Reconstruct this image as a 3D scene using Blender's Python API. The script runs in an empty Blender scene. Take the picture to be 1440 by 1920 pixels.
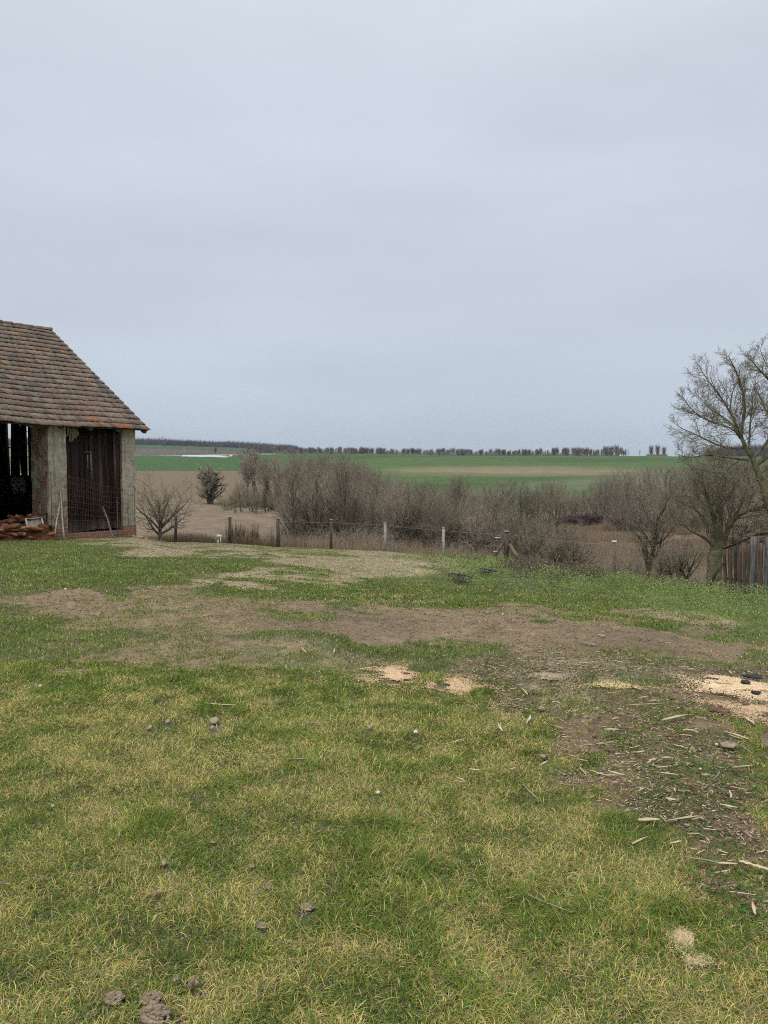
import bpy, math, random
import numpy as np
from mathutils import Vector

# ------------------------------------------------------------ camera, sky, sun, exposure
scene = bpy.context.scene
COL = scene.collection
scene.render.engine = 'CYCLES'
CAMH = 1.65
PITCH = math.atan(70 / 1386.7)
FPX = 1386.7
cam_d = bpy.data.cameras.new('camera')
cam_d.sensor_width = 36; cam_d.sensor_height = 36; cam_d.sensor_fit = 'AUTO'
cam_d.lens = 26.0
cam_d.clip_start = 0.05; cam_d.clip_end = 20000
cam = bpy.data.objects.new('camera', cam_d)
cam.location = (0, 0, CAMH)
cam.rotation_euler = (math.pi / 2 - PITCH, 0, 0)
COL.objects.link(cam)
scene.camera = cam

SUN_EL, SUN_AZ = 50.0, 35.0      # azimuth degrees to the left behind the camera
world = bpy.data.worlds.new('World')
scene.world = world
world.use_nodes = True
nt = world.node_tree
nt.nodes.clear()
wo = nt.nodes.new('ShaderNodeOutputWorld')
bg = nt.nodes.new('ShaderNodeBackground')
sky = nt.nodes.new('ShaderNodeTexSky')
sky.sky_type = 'NISHITA'
sky.sun_disc = False
sky.sun_elevation = math.radians(SUN_EL)
sky.sun_rotation = math.radians(180 + SUN_AZ)
sky.dust_density = 2.0
bg.inputs['Strength'].default_value = 0.1
tc = nt.nodes.new('ShaderNodeTexCoord')
sep = nt.nodes.new('ShaderNodeSeparateXYZ')
nt.links.new(tc.outputs['Generated'], sep.inputs[0])
ramp = nt.nodes.new('ShaderNodeValToRGB')     # overcast dome by elevation (sine of elevation)
cr = ramp.color_ramp
cr.interpolation = 'B_SPLINE'
stops = [(0.0, (4.6, 5.5, 6.5)), (0.06, (5.0, 5.8, 6.75)), (0.18, (6.0, 6.6, 7.45)), (0.36, (6.4, 7.0, 7.9)),
         (0.55, (6.6, 7.1, 8.0)), (0.75, (12.5, 13.3, 14.2)), (1.0, (17.0, 17.6, 18.5))]
while len(cr.elements) < len(stops):
    cr.elements.new(0.5)
for e, (p, c) in zip(cr.elements, stops):
    e.position = p
    e.color = (c[0] / 20, c[1] / 20, c[2] / 20, 1)
nt.links.new(sep.outputs['Z'], ramp.inputs[0])
# soft cloud structure
mp = nt.nodes.new('ShaderNodeMapping')
mp.inputs['Scale'].default_value = (1.2, 1.2, 4.5)
nt.links.new(tc.outputs['Generated'], mp.inputs[0])
cn = nt.nodes.new('ShaderNodeTexNoise')
cn.inputs['Scale'].default_value = 1.6
cn.inputs['Detail'].default_value = 5
cn.inputs['Roughness'].default_value = 0.5
nt.links.new(mp.outputs[0], cn.inputs['Vector'])
mr = nt.nodes.new('ShaderNodeMapRange')
mr.inputs['From Min'].default_value = 0.25
mr.inputs['From Max'].default_value = 0.75
mr.inputs['To Min'].default_value = 20 * 0.91
mr.inputs['To Max'].default_value = 20 * 1.09
nt.links.new(cn.outputs['Fac'], mr.inputs['Value'])
mul = nt.nodes.new('ShaderNodeVectorMath'); mul.operation = 'SCALE'
nt.links.new(ramp.outputs['Color'], mul.inputs[0])
nt.links.new(mr.outputs['Result'], mul.inputs['Scale'])
mixw = nt.nodes.new('ShaderNodeMix'); mixw.data_type = 'RGBA'
mixw.inputs['Factor'].default_value = 0.92       # cloud cover over the clear sky
nt.links.new(sky.outputs[0], mixw.inputs['A'])
nt.links.new(mul.outputs[0], mixw.inputs['B'])
nt.links.new(mixw.outputs['Result'], bg.inputs['Color'])
nt.links.new(bg.outputs[0], wo.inputs[0])

sd = bpy.data.lights.new('sun', 'SUN')
sd.energy = 1.5
sd.angle = math.radians(30)
sd.color = (1.0, 0.95, 0.87)
so = bpy.data.objects.new('sun', sd)
el, az = math.radians(SUN_EL), math.radians(SUN_AZ)
sdir = Vector((-math.sin(az) * math.cos(el), -math.cos(az) * math.cos(el), math.sin(el)))
so.rotation_euler = sdir.to_track_quat('Z', 'Y').to_euler()
COL.objects.link(so)

vs = scene.view_settings
vs.view_transform = 'Standard'
vs.look = 'None'
vs.exposure = 0.0
vs.gamma = 1.0
scene.cycles.use_denoising = False
scene.cycles.denoiser = 'OPENIMAGEDENOISE'
scene.cycles.denoising_input_passes = 'RGB_ALBEDO_NORMAL'
scene.cycles.denoising_prefilter = 'ACCURATE'
scene.cycles.pixel_filter_type = 'BLACKMAN_HARRIS'
scene.cycles.filter_width = 1.05
scene.cycles.max_bounces = 6
scene.cycles.diffuse_bounces = 3
scene.cycles.transparent_max_bounces = 8
scene.cycles.use_adaptive_sampling = True
scene.cycles.adaptive_threshold = 0.02

# ------------------------------------------------------------ maths helpers
CT, ST = math.cos(PITCH), math.sin(PITCH)


def P(px, py, Y):
    """world point seen at photo pixel (px,py), at distance Y ahead of the camera"""
    v = (960 - py) / FPX
    w = Y / (CT + v * ST)
    return np.array([(px - 720) / FPX * w, Y, CAMH + (-ST + v * CT) * w])


def chart(x, y, z):
    zz = z - CAMH
    f = y * CT - zz * ST
    v = y * ST + zz * CT
    f = np.maximum(f, 0.05)
    return 720 + FPX * x / f, 960 - FPX * v / f


def hash2(ix, iy, seed):
    h = (ix.astype(np.int64) * 374761393 + iy.astype(np.int64) * 668265263 + seed * 1442695041) & 0xFFFFFFFF
    h = ((h ^ (h >> 13)) * 1274126177) & 0xFFFFFFFF
    h = h ^ (h >> 16)
    return (h & 0xFFFF) / 65535.0


def vnoise(x, y, seed=0):
    x = np.asarray(x, float); y = np.asarray(y, float)
    ix = np.floor(x); iy = np.floor(y)
    fx = x - ix; fy = y - iy
    fx = fx * fx * (3 - 2 * fx); fy = fy * fy * (3 - 2 * fy)
    a = hash2(ix, iy, seed); b = hash2(ix + 1, iy, seed)
    c = hash2(ix, iy + 1, seed); d = hash2(ix + 1, iy + 1, seed)
    return (a + (b - a) * fx) * (1 - fy) + (c + (d - c) * fx) * fy


def fbm(x, y, seed=0, octv=4):
    s = 0; a = 0.5; t = 0
    for i in range(octv):
        s = s + a * vnoise(x * 2 ** i + 17.3 * i, y * 2 ** i - 9.1 * i, seed + i)
        t += a; a *= 0.5
    return s / t


def smooth(a, b, x):
    t = np.clip((x - a) / (b - a), 0, 1)
    return t * t * (3 - 2 * t)


# ------------------------------------------------------------ terrain height
# z relative to the camera, by direction u = x/y and distance y
PROF = [
    (-1.0, [(0, -1.65), (10, -1.65), (20, -1.75), (30, -2.0), (45, -3.2), (60, -4.2), (100, -4.8), (150, -4.5), (200, -2.5), (300, 2), (400, 7), (600, 17), (800, 28), (1000, 38), (1500, 62), (2200, 62), (6000, -60)]),
    (-.52, [(0, -1.65), (10, -1.69), (15, -1.74), (20, -1.80), (24, -1.95), (28, -2.3), (34, -3.0), (38, -3.7), (60, -5.3), (100, -5.5), (150, -5.6), (200, -3), (260, 0), (300, 1.3), (400, 6.3), (500, 11), (600, 15.4), (800, 28), (1000, 38.5), (1500, 61), (2200, 60), (6000, -60)]),
    (-.335, [(0, -1.65), (10, -1.70), (15, -1.77), (20, -1.86), (24, -2.02), (26, -2.18), (30, -2.7), (34, -3.18), (37, -3.7), (60, -5.4), (100, -5.5), (150, -5.6), (200, -3), (260, 0), (300, 1.3), (400, 6.3), (500, 11), (600, 15.4), (800, 28), (1000, 38.5), (1500, 61), (2200, 60), (6000, -60)]),
    (-.281, [(0, -1.65), (10, -1.72), (15, -1.84), (20, -2.02), (25, -2.38), (30, -2.78), (34.7, -3.20), (36, -3.45), (45, -4.75), (60, -5.5), (100, -5.6), (150, -5.6), (200, -3), (260, 0), (300, 1.2), (400, 6.2), (500, 11), (600, 15.3), (800, 27.5), (1000, 38), (1500, 59), (2200, 58), (6000, -60)]),
    (-.21, [(0, -1.65), (10, -1.74), (15, -1.88), (20, -2.09), (25, -2.44), (30, -2.84), (34.7, -3.25), (36, -3.5), (45, -4.9), (60, -5.55), (100, -5.7), (150, -5.8), (200, -3.2), (260, 0), (300, 1.2), (400, 6.5), (500, 11.5), (600, 16.2), (800, 26), (1000, 35), (1500, 56), (2200, 55), (6000, -60)]),
    (-.13, [(0, -1.65), (10, -1.76), (15, -1.95), (20, -2.2), (25, -2.56), (30, -2.98), (33.4, -3.28), (35, -3.6), (45, -5.4), (60, -6.1), (100, -6.5), (150, -6.2), (200, -3.4), (260, 0), (300, 2), (400, 7.5), (500, 12.6), (600, 17.2), (660, 18.8), (800, 21.5), (1000, 27), (1500, 50), (2200, 50), (6000, -60)]),
    (0., [(0, -1.65), (10, -1.82), (15, -2.12), (20, -2.42), (25, -2.77), (30, -3.15), (32.7, -3.37), (34, -3.7), (42, -5.6), (60, -6.8), (100, -7.2), (130, -6.8), (170, -5), (200, -3.5), (250, -.5), (300, 2.5), (400, 8), (500, 12.7), (600, 16.4), (660, 17.6), (800, 16), (1200, 14), (2200, 10), (6000, -60)]),
    (.166, [(0, -1.65), (10, -1.9), (15, -2.27), (20, -2.7), (25, -3.14), (28.4, -3.44), (30, -3.8), (38, -5.8), (60, -7.1), (100, -7.3), (130, -7), (170, -5.2), (200, -3.8), (250, -.9), (300, 2), (400, 7.4), (500, 12), (600, 15.4), (660, 16.5), (800, 15), (1200, 13), (2200, 10), (6000, -60)]),
    (.31, [(0, -1.65), (5, -1.70), (10, -1.97), (15, -2.45), (20, -2.97), (24.5, -3.4), (26, -3.75), (34, -5.7), (60, -7.2), (100, -7.4), (130, -7), (170, -5), (200, -3.4), (250, -.5), (300, 2.2), (400, 7.2), (500, 11.5), (600, 14.9), (660, 15.8), (800, 14.5), (1200, 12), (2200, 10), (6000, -60)]),
    (.5, [(0, -1.65), (5, -1.74), (10, -2.07), (15, -2.6), (19.5, -3.2), (22, -3.7), (30, -5.6), (60, -7.2), (100, -7.4), (130, -7), (170, -4.6), (200, -2.8), (250, 0), (300, 2.6), (400, 7.2), (500, 11.3), (600, 14.6), (660, 15.6), (800, 19), (1200, 24), (2200, 20), (6000, -60)]),
    (1.0, [(0, -1.65), (5, -1.8), (10, -2.4), (15, -3.2), (20, -4.2), (30, -5.8), (60, -7.2), (100, -7.4), (130, -7), (170, -4.6), (200, -2.8), (300, 2.6), (400, 7.2), (600, 14.6), (800, 19), (1200, 24), (2200, 20), (6000, -60)]),
]
_U = np.array([p[0] for p in PROF])
_LY = np.concatenate([np.linspace(0, 60, 241), np.exp(np.linspace(math.log(60.5), math.log(6000), 240))])
_TAB = []
for u_, pr in PROF:
    zz = np.interp(_LY, [a for a, b in pr], [b for a, b in pr])
    k = np.array([1, 2, 3, 2, 1.]) / 9
    for _ in range(4):
        zp = np.pad(zz, 2, mode='edge')
        zz = np.convolve(zp, k, mode='valid')
    _TAB.append(zz)
_TAB = np.array(_TAB)
_EDGEU = [-1, -.52, -.335, -.281, -.21, -.13, 0, .166, .31, .5, 1.0]
_EDGEY = [40, 36, 35, 35.2, 35.2, 33.9, 33.1, 28.9, 25.0, 20.3, 16]


def edgeY(u):
    return np.interp(u, _EDGEU, _EDGEY)


def H(x, y, micro=True):
    x = np.asarray(x, float); y = np.asarray(y, float)
    ys = np.maximum(y, 1e-3)
    u = np.clip(x / np.maximum(ys, np.abs(x) + 1e-6), -1, 1)
    rr = np.where(np.abs(x) > ys, np.abs(x), ys)
    iu = np.clip(np.searchsorted(_U, u) - 1, 0, len(_U) - 2)
    fu = (u - _U[iu]) / (_U[iu + 1] - _U[iu])
    fu = fu * fu * (3 - 2 * fu) * .5 + fu * .5
    pos = np.interp(rr, _LY, np.arange(len(_LY)))
    i0 = np.clip(pos.astype(int), 0, len(_LY) - 2); f0 = pos - i0
    za = _TAB[iu, i0] * (1 - f0) + _TAB[iu, i0 + 1] * f0
    zb = _TAB[iu + 1, i0] * (1 - f0) + _TAB[iu + 1, i0 + 1] * f0
    z = za * (1 - fu) + zb * fu
    # behind the camera: flattens out to a gentle plain
    back = smooth(0, -0.6, y / np.maximum(np.hypot(x, y), 1e-6))
    z = z * (1 - back) + (-1.65) * back
    if micro:
        a = smooth(1.0, 6, rr)
        z = z + (fbm(x * .35, y * .35, 5, 3) - .5) * .10 * a * (1 - smooth(30, 50, rr))
        z = z + (fbm(x * 2.2, y * 2.2, 9, 3) - .5) * .035 * (1 - smooth(25, 45, rr))
        z = z + (fbm(x * .02, y * .02, 31, 3) - .5) * 1.6 * smooth(60, 200, rr)
        px, py = chart(x, y, z + CAMH)
        wd = wmask(px, py) * (y > 3) * (1 - smooth(1, 1.06, y / edgeY(u)))
        z = z + wd * (fbm(x * 1.3, y * 1.3, 21, 3) - .42) * .32
    return z + CAMH


def ell(px, py, cx, cy, rx, ry, rot=0, soft=.35):
    c, s = math.cos(math.radians(rot)), math.sin(math.radians(rot))
    dx = px - cx; dy = py - cy
    a = (dx * c + dy * s) / rx; b = (-dx * s + dy * c) / ry
    d = np.sqrt(a * a + b * b)
    return 1 - smooth(1 - soft, 1 + soft, d)


def wmask(px, py):
    return np.clip(ell(px, py, 1140, 1092, 330, 28, 7) + ell(px, py, 1370, 1130, 180, 30, 10) + ell(px, py, 930, 1088, 150, 14, 4) + ell(px, py, 1440, 1120, 120, 60, 0), 0, 1)


def G(px, py):
    """ground point under photo pixel"""
    Ys = np.exp(np.linspace(math.log(1.5), math.log(60), 500))
    v = (960 - py) / FPX
    w = Ys / (CT + v * ST)
    x = (px - 720) / FPX * w
    z = CAMH + (-ST + v * CT) * w
    h = H(x, Ys)
    k = np.argmax(z < h)
    if z[k] >= h[k]:
        k = len(Ys) - 1
    return np.array([x[k], Ys[k], h[k]])


def hz(x, y):
    return float(H(np.array([x]), np.array([y]))[0])


# cover maps of the yard (what grows where)
def cover(x, y, z):
    px, py = chart(x, y, z)
    A = np.maximum(py - 890, 60)
    n1 = fbm(x * .9, y * .9, 41, 4) - .5
    n2 = fbm(x * .9 + 50, y * .9, 45, 4) - .5
    qx = px + n1 * A * 1.6
    qy = py + n2 * A * .35
    E = lambda *a, **k: ell(qx, qy, *a, **k)
    tan = np.maximum.reduce([E(680, 1050, 240, 24, 3), E(330, 1022, 170, 11, 2), E(500, 1085, 160, 14, 2), E(860, 1060, 100, 14, 3), E(760, 1072, 150, 12, -3)])
    brown = np.maximum.reduce([E(110, 1126, 240, 18, 1) * .9, E(330, 1180, 230, 50, 16) * .66, E(430, 1120, 150, 30, 5) * .7, E(580, 1165, 240, 24, 2) * .9,
                               E(860, 1166, 240, 26, 3), E(1150, 1193, 330, 24, 3), E(330, 1240, 150, 26) * .6, E(1000, 1215, 200, 16, 3), E(560, 1110, 60, 16)])
    brown = np.maximum(brown, E(1290, 1158, 100, 12, 6) * .95)
    litter = np.maximum.reduce([E(1400, 1400, 200, 150, 0), E(1410, 1575, 175, 150), E(1450, 1450, 180, 150), E(1230, 1320, 250, 75, 6), E(1180, 1275, 330, 42, 3) * .75,
                                E(1020, 1290, 120, 40) * .8])
    straw = np.maximum.reduce([E(1030, 1268, 75, 38), E(620, 1235, 110, 24) * .6, E(430, 1270, 120, 22) * .5])
    lush = np.maximum.reduce([E(1080, 1140, 330, 26, 4), E(200, 1060, 290, 36, 2), E(640, 1110, 200, 20, 2), E(560, 1034, 110, 7, 0), E(330, 1055, 150, 18), E(700, 1215, 240, 24, 2) * .9,
                              E(90, 1200, 140, 40, 8) * .6, E(480, 1060, 40, 6), E(960, 1340, 220, 70) * .8, E(1050, 1400, 180, 80) * .6, E(240, 1240, 160, 40) * .5,
                              E(120, 1560, 130, 60) * .3, E(820, 1640, 120, 70) * .2, E(560, 1740, 160, 60) * .2, E(1060, 1700, 160, 70) * .2,
                              E(1400, 1860, 110, 110) * .5])
    yel = np.maximum.reduce([E(720, 1124, 150, 16, 1) * .9, E(60, 1360, 150, 80), E(280, 1480, 260, 70) * .7, E(560, 1560, 240, 110) * .8, E(780, 1520, 150, 70) * .6,
                             E(330, 1760, 300, 90) * .5, E(1180, 1640, 170, 60) * .6, E(640, 1380, 300, 40) * .5, E(1050, 1880, 300, 60) * .5])
    weed = wmask(qx, qy)
    turf = np.clip(np.maximum.reduce([E(650, 1118, 190, 24, 1), E(410, 1062, 170, 13, 1), E(130, 1065, 200, 30, 0), E(560, 1034, 120, 5, 0), E(740, 1222, 250, 20, 2),
                              E(60, 1200, 110, 40), E(480, 1095, 60, 9), E(250, 1120, 60, 8), E(640, 1200, 60, 8)]) * 1.0, 0, 1)
    tan = tan * (1 - .9 * turf); brown = brown * (1 - .92 * turf)
    lush = np.maximum(lush, turf * .8)
    return dict(px=px, py=py, tan=tan, brown=brown, litter=litter, straw=straw, lush=lush, yel=yel, weed=weed)


# ------------------------------------------------------------ object helpers
def link(name, me, mat=None, parent=None):
    o = bpy.data.objects.new(name, me)
    COL.objects.link(o)
    if me is not None and mat is not None:
        for m in (mat if isinstance(mat, (list, tuple)) else [mat]):
            me.materials.append(m)
    if parent is not None:
        o.parent = parent
    return o


def tag(o, label=None, cat=None, group=None, kind=None):
    if label: o['label'] = label
    if cat: o['category'] = cat
    if group: o['group'] = group
    if kind: o['kind'] = kind
    return o


def thing(name, label, cat, loc=(0, 0, 0), rz=0, group=None):
    o = bpy.data.objects.new(name, None)
    COL.objects.link(o)
    o.empty_display_size = .1
    o.location = tuple(float(v) for v in loc)
    o.rotation_euler = (0, 0, rz)
    return tag(o, label, cat, group)


def copy_thing(src, loc, rz=0, sc=(1, 1, 1), label=None, group=None):
    c = src.copy(); COL.objects.link(c)
    c.location = tuple(float(v) for v in loc); c.rotation_euler = (0, 0, rz); c.scale = sc
    for ch in src.children:
        d = ch.copy(); COL.objects.link(d); d.parent = c
        for g in ch.children:
            e = g.copy(); COL.objects.link(e); e.parent = d
    if label: c['label'] = label
    if group: c['group'] = group
    return c


def np_mesh(name, V, Fs, col=None, smooth_=False):
    """Fs: list of int arrays [n,k] (faces with k corners)"""
    me = bpy.data.meshes.new(name)
    V = np.ascontiguousarray(V, dtype=np.float32)
    Fs = [np.asarray(f, dtype=np.int32) for f in Fs if len(f)]
    me.vertices.add(len(V))
    me.vertices.foreach_set('co', V.ravel())
    loops = np.concatenate([f.ravel() for f in Fs])
    cnt = np.concatenate([np.full(len(f), f.shape[1], np.int32) for f in Fs])
    start = np.concatenate([[0], np.cumsum(cnt)[:-1]]).astype(np.int32)
    me.loops.add(len(loops))
    me.loops.foreach_set('vertex_index', loops)
    me.polygons.add(len(cnt))
    me.polygons.foreach_set('loop_start', start)
    if smooth_:
        me.polygons.foreach_set('use_smooth', np.ones(len(cnt), bool))
    if col is not None:
        ca = me.color_attributes.new('Col', 'BYTE_COLOR' if False else 'FLOAT_COLOR', 'POINT')
        c4 = np.ones((len(V), 4), np.float32)
        c4[:, :3] = col
        ca.data.foreach_set('color', c4.ravel())
    me.update(calc_edges=True)
    me.validate(clean_customdata=False)
    return me


class MB:
    def __init__(s):
        s.v = []; s.f = {}; s.n = 0; s.c = []

    def add(s, V, F, col=None):
        V = np.asarray(V, float)
        for f in F:
            f = [i + s.n for i in f]
            s.f.setdefault(len(f), []).append(f)
        s.v.append(V); s.n += len(V)
        s.c.append(np.tile(np.array(col if col is not None else (1, 1, 1), float), (len(V), 1)))

    def box(s, x0, x1, y0, y1, z0, z1, col=None, M=None):
        V = np.array([[x, y, z] for x in (x0, x1) for y in (y0, y1) for z in (z0, z1)], float)
        if M is not None: V = M(V)
        s.add(V, [(0, 1, 3, 2), (4, 6, 7, 5), (0, 4, 5, 1), (2, 3, 7, 6), (0, 2, 6, 4), (1, 5, 7, 3)], col)

    def bar(s, a, b, w, d=None, up=(0, 0, 1), col=None, w2=None):
        a = np.array(a, float); b = np.array(b, float); d = d or w
        t = b - a; t /= np.linalg.norm(t)
        u = np.array(up, float)
        if abs(np.dot(u, t)) > .95: u = np.array((0, 1., 0))
        sx = np.cross(t, u); sx /= np.linalg.norm(sx); sy = np.cross(sx, t)
        k = (w2 or w) / w
        V = [a + sx * i * w / 2 + sy * j * d / 2 for i, j in ((-1, -1), (1, -1), (1, 1), (-1, 1))]
        V += [b + sx * i * w / 2 * k + sy * j * d / 2 * k for i, j in ((-1, -1), (1, -1), (1, 1), (-1, 1))]
        s.add(V, [(3, 2, 1, 0), (4, 5, 6, 7), (0, 1, 5, 4), (1, 2, 6, 5), (2, 3, 7, 6), (3, 0, 4, 7)], col)

    def tube(s, pts, rad, k=8, col=None, cap=True):
        pts = np.array(pts, float); n = len(pts)
        rad = np.broadcast_to(np.array(rad, float), (n,))
        T = np.gradient(pts, axis=0); T /= np.linalg.norm(T, axis=1)[:, None]
        ref = np.array((0, 0, 1.)) if abs(T[0][2]) < .8 else np.array((1., 0, 0))
        V = []
        for i in range(n):
            a = np.cross(T[i], ref); a /= np.linalg.norm(a); b = np.cross(T[i], a)
            for j in range(k):
                q = 2 * math.pi * j / k
                V.append(pts[i] + rad[i] * (a * math.cos(q) + b * math.sin(q)))
        F = []
        for i in range(n - 1):
            for j in range(k):
                j2 = (j + 1) % k
                F.append((i * k + j, i * k + j2, (i + 1) * k + j2, (i + 1) * k + j))
        if cap:
            F.append(tuple(range(k))[::-1]); F.append(tuple((n - 1) * k + j for j in range(k)))
        s.add(V, F, col)

    def mesh(s, name, smooth_=False):
        return np_mesh(name, np.concatenate(s.v), [np.array(v) for v in s.f.values()], np.concatenate(s.c), smooth_)

    def build(s, name, mat, parent=None, smooth_=False):
        return link(name, s.mesh(name, smooth_), mat, parent)


# ------------------------------------------------------------ materials
def newmat(name):
    m = bpy.data.materials.new(name); m.use_nodes = True
    n = m.node_tree; b = n.nodes['Principled BSDF']
    b.inputs['Roughness'].default_value = .9
    b.inputs['Specular IOR Level'].default_value = .15
    return m, n, b


def noise_mat(name, c1, c2, scale=5, detail=6, rough=.9, bump=0, bscale=None, stretch=None, attr=False, rnd=0, lo=.35, hi=.65, spec=.2, c3=None):
    m, n, b = newmat(name)
    b.inputs['Roughness'].default_value = rough
    b.inputs['Specular IOR Level'].default_value = spec
    tcn = n.nodes.new('ShaderNodeTexCoord')
    src = tcn.outputs['Object']
    if stretch:
        mpn = n.nodes.new('ShaderNodeMapping'); mpn.inputs['Scale'].default_value = stretch
        n.links.new(src, mpn.inputs[0]); src = mpn.outputs[0]
    nn = n.nodes.new('ShaderNodeTexNoise'); nn.inputs['Scale'].default_value = scale; nn.inputs['Detail'].default_value = detail
    nn.inputs['Roughness'].default_value = .65
    n.links.new(src, nn.inputs['Vector'])
    r = n.nodes.new('ShaderNodeValToRGB')
    r.color_ramp.elements[0].position = lo; r.color_ramp.elements[0].color = (*c1, 1)
    r.color_ramp.elements[1].position = hi; r.color_ramp.elements[1].color = (*c2, 1)
    if c3:
        e = r.color_ramp.elements.new(min(hi + .12, .95)); e.color = (*c3, 1)
    n.links.new(nn.outputs['Fac'], r.inputs[0])
    out = r.outputs['Color']
    if attr:
        at = n.nodes.new('ShaderNodeAttribute'); at.attribute_name = 'Col'
        mx = n.nodes.new('ShaderNodeMix'); mx.data_type = 'RGBA'; mx.blend_type = 'MULTIPLY'; mx.inputs['Factor'].default_value = 1
        n.links.new(out, mx.inputs['A']); n.links.new(at.outputs['Color'], mx.inputs['B']); out = mx.outputs['Result']
    if rnd:
        oi = n.nodes.new('ShaderNodeObjectInfo')
        mr_ = n.nodes.new('ShaderNodeMapRange'); mr_.inputs['To Min'].default_value = 1 - rnd; mr_.inputs['To Max'].default_value = 1 + rnd
        n.links.new(oi.outputs['Random'], mr_.inputs['Value'])
        vm = n.nodes.new('ShaderNodeVectorMath'); vm.operation = 'SCALE'
        n.links.new(out, vm.inputs[0]); n.links.new(mr_.outputs['Result'], vm.inputs['Scale']); out = vm.outputs[0]
    n.links.new(out, b.inputs['Base Color'])
    if bump:
        n2 = n.nodes.new('ShaderNodeTexNoise'); n2.inputs['Scale'].default_value = bscale or scale * 3; n2.inputs['Detail'].default_value = 6
        n.links.new(src, n2.inputs['Vector'])
        bp = n.nodes.new('ShaderNodeBump'); bp.inputs['Strength'].default_value = 1; bp.inputs['Distance'].default_value = bump
        n.links.new(n2.outputs['Fac'], bp.inputs['Height']); n.links.new(bp.outputs[0], b.inputs['Normal'])
    return m


def blade_mat(name, trans=.35):
    m = bpy.data.materials.new(name); m.use_nodes = True
    n = m.node_tree; n.nodes.clear()
    o = n.nodes.new('ShaderNodeOutputMaterial')
    at = n.nodes.new('ShaderNodeAttribute'); at.attribute_name = 'Col'
    d = n.nodes.new('ShaderNodeBsdfDiffuse'); t = n.nodes.new('ShaderNodeBsdfTranslucent')
    mx = n.nodes.new('ShaderNodeMixShader'); mx.inputs[0].default_value = trans
    n.links.new(at.outputs['Color'], d.inputs[0]); n.links.new(at.outputs['Color'], t.inputs[0])
    n.links.new(d.outputs[0], mx.inputs[1]); n.links.new(t.outputs[0], mx.inputs[2]); n.links.new(mx.outputs[0], o.inputs[0])
    return m


M_ground = noise_mat('yard_soil', (.80, .78, .76), (1.15, 1.15, 1.14), scale=9, detail=10, attr=True, bump=.03, bscale=28)
M_field = noise_mat('field_cover', (.86, .86, .86), (1.12, 1.12, 1.12), scale=.12, detail=12, attr=True, bump=.25, bscale=1.2)
M_plough = noise_mat('ploughed_soil', (.7, .68, .66), (1.35, 1.35, 1.33), scale=.9, detail=12, attr=True, bump=.25, bscale=1.6, lo=.3, hi=.7)
M_grass = blade_mat('grass_blades', .3)
M_leaf = blade_mat('weed_leaves', .3)
M_chip = noise_mat('wood_chip', (.75, .75, .75), (1.2, 1.2, 1.2), scale=60, attr=True, rough=.8)
M_bark = noise_mat('bark_grey_brown', (.09, .075, .057), (.22, .185, .145), scale=7, stretch=(1, 1, .25), bump=.02, bscale=16)
M_twig = noise_mat('twig_brown', (.225, .185, .14), (.38, .32, .245), scale=1.2, rnd=.25)
M_twig2 = noise_mat('twig_reddish', (.215, .175, .14), (.34, .285, .235), scale=1.2, rnd=.2)
M_moss = noise_mat('bark_mossy', (.075, .065, .042), (.21, .19, .10), scale=5, bump=.02, bscale=18, c3=(.28, .25, .11))
M_mosstwig = noise_mat('twig_olive', (.145, .125, .09), (.27, .235, .17), scale=2)
M_waltwig = noise_mat('twig_walnut', (.17, .145, .11), (.30, .265, .19), scale=2)
M_darkbark = noise_mat('bark_dark_olive', (.045, .038, .027), (.11, .095, .066), scale=7, stretch=(1, 1, .25), bump=.02, bscale=16)
M_ivy = noise_mat('ivy', (.03, .045, .02), (.09, .11, .05), scale=5)
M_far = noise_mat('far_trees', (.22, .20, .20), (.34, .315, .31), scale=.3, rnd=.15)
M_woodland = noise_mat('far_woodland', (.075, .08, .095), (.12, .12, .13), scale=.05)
M_conc = noise_mat('weathered_concrete', (.22, .21, .19), (.42, .40, .36), scale=12, bump=.004, bscale=60)
M_concdark = noise_mat('dark_weathered_post', (.045, .04, .035), (.13, .115, .10), scale=14, stretch=(1, 1, .2), bump=.004, bscale=60)
M_white = noise_mat('white_plastic', (.6, .6, .57), (.78, .78, .76), scale=9, rough=.5)
M_wire = noise_mat('galvanised_wire', (.20, .19, .18), (.34, .33, .31), scale=9, rough=.5)
M_rust = noise_mat('rusty_wire', (.10, .07, .05), (.2, .15, .11), scale=9)
M_greywood = noise_mat('grey_weathered_wood', (.065, .065, .062), (.21, .205, .19), scale=16, stretch=(1, 1, .08), bump=.006, bscale=40)
M_brownwood = noise_mat('brown_slab_wood', (.055, .038, .028), (.16, .115, .08), scale=14, stretch=(1, 1, .1), bump=.008, bscale=40)
M_palewood = noise_mat('pale_stick', (.32, .28, .21), (.55, .50, .41), scale=14, rough=.8)
M_darkrail = noise_mat('dark_rail', (.03, .025, .02), (.09, .075, .06), scale=14)
M_stone = noise_mat('stone', (.26, .205, .14), (.46, .38, .27), scale=18, bump=.01)
M_clod = noise_mat('dry_clod', (.19, .142, .092), (.40, .315, .215), scale=22, bump=.015, bscale=60)

M_barkp = noise_mat('bark_piece', (.09, .05, .032), (.22, .13, .09), scale=22, bump=.006)
M_palestone = noise_mat('pale_stone_surface', (.48, .43, .35), (.72, .67, .57), scale=18)

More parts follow.
